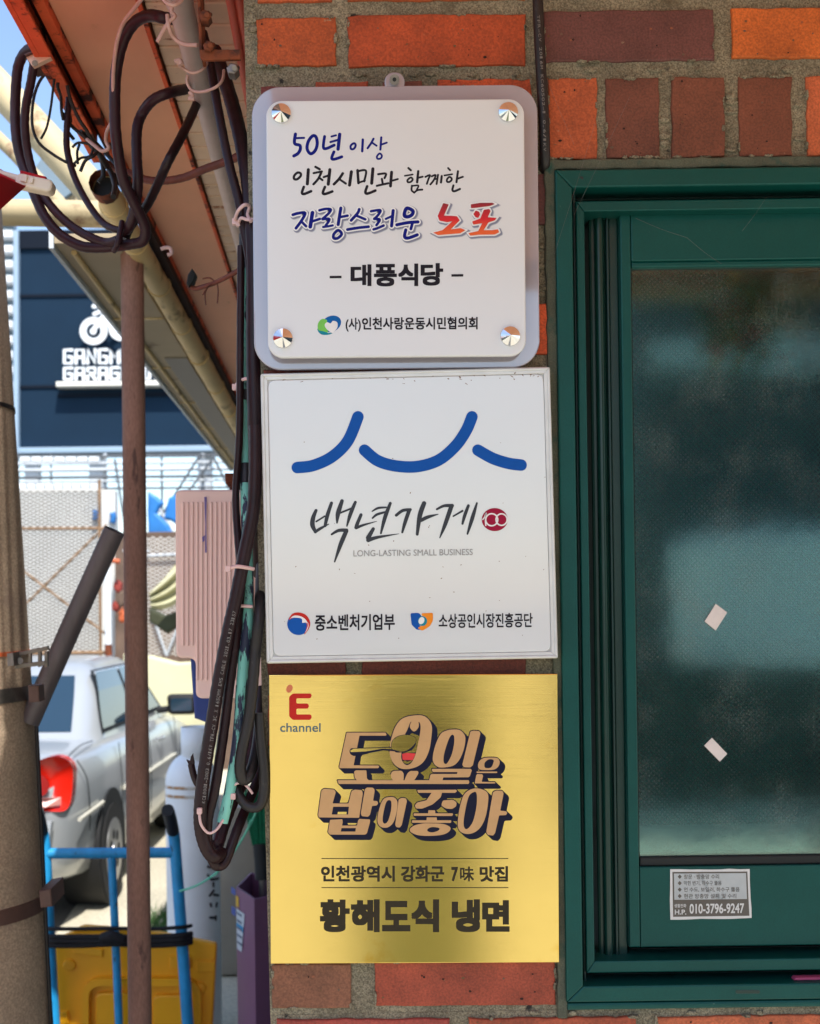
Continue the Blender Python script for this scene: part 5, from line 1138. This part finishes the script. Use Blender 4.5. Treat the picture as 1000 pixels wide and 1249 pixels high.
def ghring(z, u0, u1, hw):
    q = []
    for t in range(0, 9):
        a = t/8; q.append((u0 + (u1-u0)*(.5-.5*math.cos(math.pi*a)), hw*(1 if 0 < t < 8 else .86), z))
    return q + [(u, -v, z) for u, v, z in q[::-1]]
vs = []; fs = []
for z, u0, u1, hw, _ in GH: vs += [CP(*p) for p in ghring(z, u0, u1, hw)]
n_ = 18
for i in range(len(GH)-1):
    for k in range(n_): k2 = (k+1) % n_; fs.append((i*n_+k, (i*n_)+k2, (i+1)*n_+k2, (i+1)*n_+k))
fs.append([(len(GH)-1)*n_+k for k in range(n_)]); w.add(vs, fs, 'car_paint', True)
w.build('body', car)
def gh(z):
    for a, b in zip(GH, GH[1:]):
        if a[0] <= z <= b[0]:
            t = (z-a[0])/(b[0]-a[0]); return [a[i]+(b[i]-a[i])*t for i in range(4)]
def side_pane(name, ub, ut, z0=.975, z1=1.295, sgn=1, m='car_glass', off=.008):
    w = MB(); vs = []
    N = 6
    for i in range(N+1):
        z = z0+(z1-z0)*i/N; hw = gh(z)[3]+off; t = i/N
        vs.append(CP(ub[0]+(ut[0]-ub[0])*(t**1.3), sgn*hw, z)); vs.append(CP(ub[1]+(ut[1]-ub[1])*t, sgn*hw, z))
    w.add(vs, [(2*i, 2*i+1, 2*i+3, 2*i+2) for i in range(N)], m); w.build(name, car)
for sg in (1, -1):
    side_pane('window_frame', (1.10, 2.97), (1.36, 2.50), .955, 1.325, sg, 'car_dark', .005)
    side_pane('side_window', (1.15, 1.95), (1.42, 1.98), .98, 1.31, sg); side_pane('side_window', (2.03, 2.88), (2.05, 2.45), .98, 1.31, sg)
w = MB(); vs = []
for i in range(5):
    z = .985+.31*i/4; u = gh(z)[1]-.006; hw = gh(z)[3]*.82; vs += [CP(u, -hw, z), CP(u, hw, z)]
w.add(vs, [(2*i, 2*i+1, 2*i+3, 2*i+2) for i in range(4)], 'car_glass'); w.build('rear_window', car)
w = MB(); vs = []
for i in range(5):
    z = .97+.33*i/4; u = gh(z)[2]+.006; hw = gh(z)[3]*.82; vs += [CP(u, -hw, z), CP(u, hw, z)]
w.add(vs, [(2*i, 2*i+1, 2*i+3, 2*i+2) for i in range(4)], 'car_glass'); w.build('windscreen', car)
def patch3(name, pts, m, par=car, thick=.02, dirv=None):
    w = MB(); vs = [CP(*p) for p in pts]; d = dirv or -fw; n = len(vs)
    cen = sum(vs, Vector())/n
    if name == 'tail_lamp': vs = catmull(vs, 4, True); n = len(vs); cen = sum(vs, Vector())/n - d*.0 + d*(thick+.012)
    else: cen = cen + d*thick
    w.add(vs + [p+d*thick for p in vs] + [cen], [(n+(i+1) % n, n+i, 2*n) for i in range(n)] + [(i, (i+1) % n, n+(i+1) % n, n+i) for i in range(n)], m, name == 'tail_lamp')
    return w.build(name, par)
for sg in (1, -1):
    tl = patch3('tail_lamp', [(.085, sg*.50, .665), (.11, sg*.70, .665), (.17, sg*.79, .67), (.21, sg*.81, .80), (.21, sg*.80, .90), (.15, sg*.73, .945), (.11, sg*.60, .90), (.085, sg*.50, .82)], 'lamp_red', thick=.075)
    w = MB(); q = CP(.03, sg*.66, .80); tube(w, [q-fw*.0, q-fw*.012], .058, 'lamp_deep', straight=True, seg=20); w.build('round_lens', tl)
    w = MB(); vs = [CP(.004, sg*.54, .690), CP(.028, sg*.70, .690), CP(.075, sg*.765, .693), CP(.075, sg*.768, .735), CP(.028, sg*.70, .735), CP(.004, sg*.54, .735)]; w.add([p-fw*.014 for p in vs], [(0, 1, 2, 3, 4, 5)], 'lamp_clear'); w.build('clear_lens', tl)
    w = MB(); tube(w, [CP(.16, sg*.836, .60), CP(.5, sg*.848, .615), CP(.62, sg*.85, .62)], .011, 'car_trim', seg=8); tube(w, [CP(1.15, sg*.85, .62), CP(2.0, sg*.852, .62), CP(2.95, sg*.848, .62)], .012, 'car_trim', seg=8); w.build('side_trim', car)
    for uu in (.86, 3.36):
        w = MB(); tube(w, [CP(uu, sg*.62, .33), CP(uu, sg*.846, .33)], .335, 'car_dark', straight=True, seg=32); w.build('wheel_arch', car)
        w = MB(); tube(w, [CP(uu, sg*.64, .29), CP(uu, sg*.853, .29)], .287, 'tyre', straight=True, seg=32); wh = w.build('wheel', car)
        w = MB(); tube(w, [CP(uu, sg*.70, .30), CP(uu, sg*.857, .30)], .19, 'alloy', straight=True, seg=28); tube(w, [CP(uu, sg*.70, .30), CP(uu, sg*.862, .30)], .05, 'alloy', straight=True)
        for k in range(7):
            a = 2*math.pi*k/7; tube(w, [CP(uu+.10*math.cos(a), sg*.80, .30+.10*math.sin(a)), CP(uu+.10*math.cos(a), sg*.8585, .30+.10*math.sin(a))], .03, 'car_dark', straight=True, seg=10)
        w.build('rim', wh)
    w = MB(); bm = bmesh.new(); bmesh.ops.create_cube(bm, size=1); q = CP(2.74, sg*.93, 1.0)
    for v in bm.verts: v.co = Vector((v.co.x*.22*(1-.12*(v.co.z < 0)), v.co.y*.11, v.co.z*.15))
    bmesh.ops.bevel(bm, geom=bm.edges[:], offset=.036, segments=3, affect='EDGES', profile=.6); bm.verts.index_update()
    w.add([q + fw*v.co.y + rt*v.co.x + Vector((0, 0, v.co.z)) for v in bm.verts], [[v.index for v in f.verts] for f in bm.faces], 'car_dark', True); bm.free()
    tube(w, [CP(2.76, sg*.74, .955), CP(2.75, sg*.86, .97)], .025, 'car_dark')
    mr_ = w.build('door_mirror', car)
    w = MB(); gl = [q - fw*.0565 + rt*x + Vector((0, 0, z)) for x, z in rrect(-.075, -.045, .08, .048, .02)]; w.add(gl, fill([((g-q).dot(rt), g.z) for g in gl]), 'car_glass'); w.build('mirror_glass', mr_)
    for uu in (1.33, 2.2):
        w = MB(); tube(w, [CP(uu, sg*.846, .80), CP(uu+.06, sg*.868, .802), CP(uu+.14, sg*.868, .802), CP(uu+.19, sg*.846, .80)], .013, 'car_paint', seg=8); w.build('door_handle', car)
w = MB()
for uu, b_ in ((1.12, 0), (2.0, 0), (2.92, 0)):
    pass
for sg in (1, -1):
    for uu in (1.12, 1.99, 2.93): tube(w, [CP(uu+(.0), sg*.828, .90), CP(uu, sg*.846, .70), CP(uu, sg*.848, .55), CP(uu, sg*.84, .36)], .0025, 'car_dark', seg=6)
    tube(w, [CP(.26, sg*.80, .90), CP(.33, sg*.832, .80), CP(.37, sg*.838, .66), CP(.38, sg*.835, .5)], .003, 'car_dark', seg=6)
    tube(w, [CP(.19, sg*.77, .925), CP(.45, sg*.765, .955), CP(.8, sg*.75, .945)], .003, 'car_dark', seg=6)
w.build('panel_gap', car)
patch3('bumper', [(-.0, -.72, .44), (-.0, .72, .44), (.02, .74, .62), (.02, -.74, .62)], 'car_paint', thick=.05); patch3('number_plate', [(.03, -.26, .70), (.03, .26, .70), (.05, .26, .80), (.05, -.26, .80)], 'label_white', thick=.03)

# ------------------------------------------------------------------ far background
nb = thing('navy_building', 'dark navy panel facade with white motorbike emblem and block letters', 'building', tuple(P(170, 700, 15.3).to_2d())+(0,))
w = MB(); YN = 15
slab(w, [(22, 281), (420, 276), (420, 545), (22, 547)], YN, YN+.4, 'navy_clad', .01); w.build('facade', nb)
w = MB()
slab(w, [(22, 281), (420, 276), (420, 298), (22, 303)], YN-.04, YN-.002, 'navy_seam')
for y in (359, 470): slab(w, [(22, y), (420, y-5), (420, y-1.5), (22, y+3.5)], YN-.02, YN-.002, 'navy_seam')
w.build('seam', nb)
w = MB(); slab(w, [(16, 281), (22, 281), (22, 553), (16, 553)], YN-.1, YN+.4, 'pale_frame', .01); slab(w, [(22.2, 546), (420, 541), (420, 548), (22.2, 553)], YN-.1, YN+.4, 'pale_frame', .01); w.build('frame', nb)
for x in (40, 118, 250, 330):
    w = MB(); a_ = P(x, 552, YN+.2); box(w, (a_.x-.09, YN+.1, 0), (a_.x+.09, YN+.3, a_.z), 'galv'); w.build('support', nb)
w = MB(); YL = YN-.15
GLY = {'G': [[(1, 0), (0, 0), (0, 1), (1, 1), (1, .5), (.55, .5)]], 'A': [[(0, 1), (0, 0), (1, 0), (1, 1)], [(0, .55), (1, .55)]], 'N': [[(0, 1), (0, 0), (1, 1), (1, 0)]], 'M': [[(0, 1), (0, 0), (.5, .6), (1, 0), (1, 1)]], 'R': [[(0, 1), (0, 0), (1, 0), (1, .5), (0, .5)], [(.45, .5), (1, 1)]], 'E': [[(1, 0), (0, 0), (0, 1), (1, 1)], [(0, .5), (.9, .5)]], 'U': [[(0, 0), (0, 1), (1, 1), (1, 0)]], 'S': [[(1, 0), (0, 0), (0, .5), (1, .5), (1, 1), (0, 1)]], 'I': [[(.5, 0), (.5, 1)]], 'T': [[(0, 0), (1, 0)], [(.5, 0), (.5, 1)]]}
pen = Pen(w, YL, .001)
def block(word, x0, y0, pitch, h):
    for i, ch in enumerate(word):
        for st_ in GLY.get(ch, []):
            pen.stroke((x0+i*pitch, y0-.01*i*pitch, 1), [(1.9+x*(pitch-5), 1.9+y*(h-3.8)) for x, y in st_], 1.9, 'letter_white', sharp=True)
block('GANGMA UA', 76.5, 425, 14.2, 20); block('GARAGE', 76.5, 447, 14.2, 17.5); block('SUITE', 163, 446.2, 11.2, 17.5)
w.build('lettering', nb)
w = MB(); slab(w, [(68, 465.5), (232, 463.5), (232, 469.5), (68, 471.5)], YN-.2, YN-.0, 'white_line', .01); slab(w, [(70, 480), (226, 478), (226, 482.5), (70, 484.5)], YN-.03, YN-.002, 'navy_seam'); w.build('line', nb)
w = MB(); pen = Pen(w, YL, .001); Q = (60, 350, 5)
def pen3(pts, r_, closed=False):
    pen.stroke(Q, pts, r_, 'letter_white', closed=closed, n=4)
pen3(ell(270, 268, 64, 64, 24), 20, True); pen3(ell(440, 250, 60, 60, 24), 18, True); pen3([(262, 272), (300, 220), (345, 150), (362, 108)], 14); pen3([(272, 118), (330, 108), (400, 112)], 13); pen3([(275, 165), (325, 140), (345, 120)], 12); pen3([(345, 195), (370, 235), (425, 270)], 15); pen3([(365, 115), (390, 160), (440, 190)], 15); pen.shape(Q, ell(268, 270, 20, 20), 'letter_white')
w.build('emblem', nb)
lw = thing('louvre_wall', 'white slatted louvre wall at the far left beside the navy facade', 'wall', tuple(P(8, 700, 16.5).to_2d())+(0,))
w = MB(); slab(w, [(-130, 262), (16, 262), (16, 560), (-130, 560)], 16.6, 16.8, 'blue_grey_panel'); a_ = P(-20, 560, 16.7); box(w, (a_.x-.3, 16.6, 0), (a_.x+.3, 16.8, a_.z), 'galv'); w.build('back', lw)
for i in range(16):
    w = MB(); slab(w, [(-130, 262+i*18.4), (15, 262+i*18.4), (15, 271+i*18.4), (-130, 271+i*18.4)], 16.4, 16.59, 'white_paint', .01); w.build('slat', lw)
sf = thing('scaffold', 'pale steel scaffold frame with crossing braces beneath the navy facade', 'scaffold', tuple(P(160, 700, 13).to_2d())+(0,))
def bar(name, x0, y0, x1, y1, wd, Y=13, m='galv'):
    w = MB(); ptube(w, [(x0, y0, Y), (x1, y1, Y)], wd/2, m, seg=8, straight=True); w.build(name, sf)
for y, wd, m in ((558, 3, 'scaffold_dark'), (566, 3.4, 'galv'), (574, 4.5, 'galv'), (583, 3.5, 'scaffold_dark'), (588, 3, 'galv'), (597, 2.8, 'scaffold_dark')): bar('rail', 10, y, 330, y-3, wd, 13, m)
for x in (22, 62, 128, 197, 247, 288): bar('upright', x, 553, x+4, 960, 5 if x in (128, 247) else 2.8, 13.05, 'galv' if x in (128, 247) else 'scaffold_dark')
for q in ((190, 640, 245, 553), (200, 640, 262, 556), (258, 553, 284, 605), (182, 600, 222, 668), (222, 600, 182, 672), (140, 560, 152, 640)): bar('brace', *q, 4 if q[1] in (600,) else 3, 12.9, 'galv' if q[1] == 600 else 'scaffold_dark')
for i in range(9): w = MB(); slab(w, [(22+i*11, 590), (31+i*11, 590), (31+i*11, 597), (22+i*11, 597)], 12.6, 12.7, 'white_paint', .01); w.build('deck_board', sf)
for i in range(7): w = MB(); slab(w, [(24+i*14, 557), (36+i*14, 557), (36+i*14, 563), (24+i*14, 563)], 12.6, 12.7, 'white_paint', .01); w.build('deck_board', sf)
bw = thing('boundary_wall', 'pale grey plain wall behind the mesh fence and car roof', 'wall', tuple(P(75, 700, 12).to_2d())+(0,))
w = MB(); a_, b_ = P(-400, 605, 12), P(140, 605, 12); box(w, (a_.x, 12, 0), (b_.x, 12.2, a_.z), 'pale_wall', .01); w.build('panel', bw)
mf = thing('mesh_fence', 'rusty framed wire mesh fence in front of the pale wall', 'fence', tuple(P(75, 900, 10).to_2d())+(0,))
def bar2(name, x0, y0, x1, y1, wd, Y=10, m='rail_brown', par=mf):
    w = MB(); ptube(w, [(x0, y0, Y), (x1, y1, Y)], wd/2, m, seg=8, straight=True); w.build(name, par)
bar2('rail', -250, 645.5, 128, 644.5, 3.6); bar2('rail', -250, 600, 128, 598, 2.5, m='mesh_pale'); bar2('brace', 20, 748, 130, 640, 3); bar2('brace', 20, 690, 135, 778, 3); bar2('rail', -250, 800, 135, 796, 5); bar2('upright', 121, 585, 124, 1000, 4)
def mesh_net(x0, y0, x1, y1, pitch, Y, m, wpx=.7):
    w = MB(); sl = .5; n = int((y1-y0+(x1-x0)*sl)/pitch)
    for sg in (1, -1):
        for i in range(n+1):
            y = y0 - (x1-x0)*sl + i*pitch if sg > 0 else y0 + i*pitch
            pts = []
            for k in range(2):
                pass
            xa, xb = x0, x1; ya, yb = y, y + sg*(x1-x0)*sl
            t0, t1 = 0, 1; dy = yb-ya
            ta, tb_ = (y0-ya)/dy, (y1-ya)/dy
            t0, t1 = max(0, min(ta, tb_)), min(1, max(ta, tb_))
            if t1 - t0 < .02: continue
            ptube(w, [(xa+(xb-xa)*t0, ya+dy*t0, Y), (xa+(xb-xa)*t1, ya+dy*t1, Y)], wpx/2, m, seg=4, straight=True, caps=False)
    return w
mesh_net(-60, 598, 124, 800, 4.6, 10.03, 'mesh_wire', 1.3).build('netting', mf)
w = MB(); ptube(w, [(131, 682, 9.8), (132.5, 800, 9.8), (134, 1010, 9.8)], 4.2, 'white_paint', seg=12, straight=True); ptube(w, [(131, 680, 9.8), (131, 690, 9.8)], 4.6, 'orange_tape', straight=True); ptube(w, [(131, 683, 9.8), (146, 685, 9.8)], 3, 'orange_tape', straight=True); ptube(w, [(132, 786, 9.8), (132.5, 800, 9.8)], 4.6, 'rust_metal', straight=True)
tag(w.build('white_post'), 'white post with rust at top and bottom next to the mesh fence', 'post')
cl = MB()
w = MB(); slab(w, [(140, 650), (300, 646), (300, 1000), (140, 1000)], 11.6, 11.8, 'brown_clutter', .01); tag(w.build('brown_hoarding'), 'dull brown hoarding seen behind the khaki tarpaulin', 'hoarding')
mf2 = thing('mesh_gate', 'second rusty mesh panel with pale V braces behind the car mirror', 'fence', tuple(P(205, 950, 10.6).to_2d())+(0,))
mesh_net(178, 655, 262, 800, 4.8, 10.6, 'mesh_pale', 1.2).build('netting', mf2)
for q in ((184, 745, 203, 800), (203, 800, 226, 742), (180, 678, 262, 674), (150, 672, 182, 672)): bar2('brace', *q, 3.4, 10.55, 'galv', mf2)
w = MB()
for i, (x, y, s_, m) in enumerate(((143, 715, 8, 'red_clutter'), (148, 730, 10, 'brown_clutter'), (141, 740, 6, 'red_clutter'), (149, 752, 8, 'orange_tape'))): slab(w, rough(ell(x, y, s_*.6, s_, 12), 1), 9.9, 10.0, m, .02)
tag(w.build('hanging_rags'), 'heap of red and brown rags hanging beside the white post', 'rags')
for q, dy, lb in (([(180, 598), (199, 612), (190, 625), (205, 640), (212, 655), (180, 652)], 12.0, 'torn bright blue tarpaulin just right of the rusty post under the scaffold'), ([(205, 608), (226, 598), (226, 652), (216, 640), (200, 632)], 12.3, 'bright blue tarpaulin showing beside the pink cover edge'), ([(112, 622), (119, 622), (119, 634), (112, 634)], 11.9, 'small blue tarpaulin corner at the fence upright'), ([(133, 624), (140, 624), (140, 638), (134, 638)], 11.9, 'small blue tarpaulin corner over the dark leaning tube')):
    w = MB(); slab(w, rough(q, 1.2), dy, dy+.1, 'tarp_blue', .03); tag(w.build('blue_tarp'), lb, 'tarpaulin', 'blue tarpaulins beyond the fence')
w = MB(); vs = []; fs = []; NU, NV = 16, 24
for i in range(NU+1):
    for k in range(NV+1):
        t, v = i/NU, k/NV
        top_ = Vector((228-46*t, 655+68*t**.6)); bot = Vector((228-44*t, 725+48*t-30*t*t))
        q = top_.lerp(bot, v); vs.append(P(q.x, q.y, 9.6 + .06*math.sin(v*19+t*3)))
for i in range(NU):
    for k in range(NV): fs.append((i*(NV+1)+k, i*(NV+1)+k+1, (i+1)*(NV+1)+k+1, (i+1)*(NV+1)+k))
w.add(vs, fs, 'tarp_khaki', True); w.add([p+Vector((0, .01, 0)) for p in vs], [f[::-1] for f in fs], 'tarp_khaki', True)
tag(w.build('khaki_tarp'), 'pale khaki tarpaulin draped in folds right of the rusty post', 'tarpaulin')
w = MB(); slab(w, rough([(182, 742), (200, 752), (222, 742), (222, 762), (203, 772), (182, 758)], 1), 9.9, 10.1, 'tarp_dark', .02); tag(w.build('dark_bundle'), 'dark bundle sagging under the khaki tarpaulin', 'bundle')
w = MB(); a_ = P(150, 804, 9.4); slab(w, [(150, 798), (185, 801), (215, 809), (262, 806), (262, 1000), (150, 1000)], 9.3, 9.5, 'cream_wall', .02); tag(w.build('cream_barrier'), 'cream coloured barrier behind the car bonnet and mirror', 'barrier')

# ------------------------------------------------------------------ across the street (seen as reflections)
ob = thing('facing_building', 'dark shop front across the street with a pale sign band, mirrored in the window', 'building', (6, -10, 0))
w = MB(); box(w, (3.13, -14, 0), (16, -11.2, 6.5), 'facade_dark', .02); w.build('front', ob)
w = MB(); box(w, (3.2, -11.19, 4.05), (14, -11.05, 4.38), 'facade_band', .02); w.build('sign_band', ob)
lb = thing('low_house', 'low dark house across the street left of the gap', 'building', (-5, -12, 0))
w = MB(); box(w, (-12, -15, 0), (-1.6, -12, 2.6), 'facade_cream', .02); w.build('front', lb); w = MB(); box(w, (-12.2, -15.2, 2.601), (-1.4, -11.8, 2.8), 'facade_dark', .02); w.build('roof', lb)
hd = MB(); box(hd, (1.95, -9.4, 0), (3.17, -8.9, 1.14), 'hedge_dark', .05); tag(hd.build('hedge'), 'clipped dark hedge beside the white van across the street', 'hedge')
vn = thing('white_van', 'white van with dark lower sides parked across the street, mirrored in the window', 'van', (5.5, -9.7, 0))
w = MB(); box(w, (3.2, -10.6, 1.12), (7.8, -8.9, 2.3), 'white_paint', .12); w.build('body', vn)
w = MB(); box(w, (3.22, -10.58, .22), (7.78, -8.92, 1.119), 'hedge_dark', .03); w.build('lower_body', vn)
w = MB(); box(w, (5.6, -8.91, 1.5), (6.4, -8.89, 2.0), 'car_glass'); box(w, (6.6, -8.91, 1.5), (7.4, -8.89, 2.0), 'car_glass'); w.build('window', vn)
for x in (4.1, 6.9):
    w = MB(); tube(w, [(x, -9.1, .32), (x, -8.89, .32)], .32, 'tyre', straight=True, seg=24); w.build('wheel', vn)
dn = thing('mirror_block', 'added green block out of view, mirrored as a dark band in the brass plate', 'bin', (.28, -3.25, 0))  # unseen block added only for its dark reflection in the brass
w = MB(); box(w, (.05, -3.5, .06), (.50, -3.0, 1.48), 'mirror_block_green', .02); box(w, (.03, -3.52, 1.481), (.52, -2.98, 1.56), 'mirror_block_green', .02); w.build('body', dn)
w = MB(); box(w, (.12, -3.0, 1.15), (.43, -2.97, 1.3), 'gasket_shade_black', .01); w.build('slot', dn)
hb = thing('hanging_basket', 'hanging basket of red and yellow flowers under the front canopy, mirrored in the window', 'plant', (.98, -1.5, 2.1))
w = MB()
for i in range(520):
    a = random.uniform(0, 6.3); r0 = random.uniform(0, .13); z = 2.37 + random.gauss(0, .05); x = .98+r0*math.cos(a); y = -1.5+r0*math.sin(a)
    d1 = Vector((random.gauss(0, 1), random.gauss(0, 1), random.gauss(0, 1))).normalized()*.018; d2 = Vector((random.gauss(0, 1), random.gauss(0, 1), random.gauss(0, 1))).normalized()*.012
    p = Vector((x, y, z)); w.add([p-d1, p+d2, p+d1, p-d2], [(0, 1, 2, 3)], random.choice(['leaf']*6+['petal_red', 'petal_yellow']))
w.build('foliage', hb)
w = MB(); tube(w, [(.98, -1.5, 2.31), (.98, -1.5, 2.52)], .003, 'rubber_black', straight=True); w.build('hanger', hb)

for a_, b_, r_ in (((-6, 430), (7, 830), .006), ((6, 420), (19, 840), .0085), ((15, 400), (29, 800), .004), ((26, 520), (38, 880), .006)):  # cables out of view, set toward the sun to stripe the pole
    k1, k2 = SUNV*(1.34/SUNV.length), SUNV*(1.42/SUNV.length)
    p1, p2 = P(*a_, .90)+k1, P(*b_, .90)+k2; d = p1-p2
    w = MB(); tube(w, [p2-d*.05, p2.lerp(p1, .5), p1, p1+d*1.6], r_, 'rubber_black', seg=8)
    tag(w.build('shadow_cable'), 'unseen black cable added above the picture to stripe the concrete pole with shadow', 'cable', 'added cables above the concrete pole')
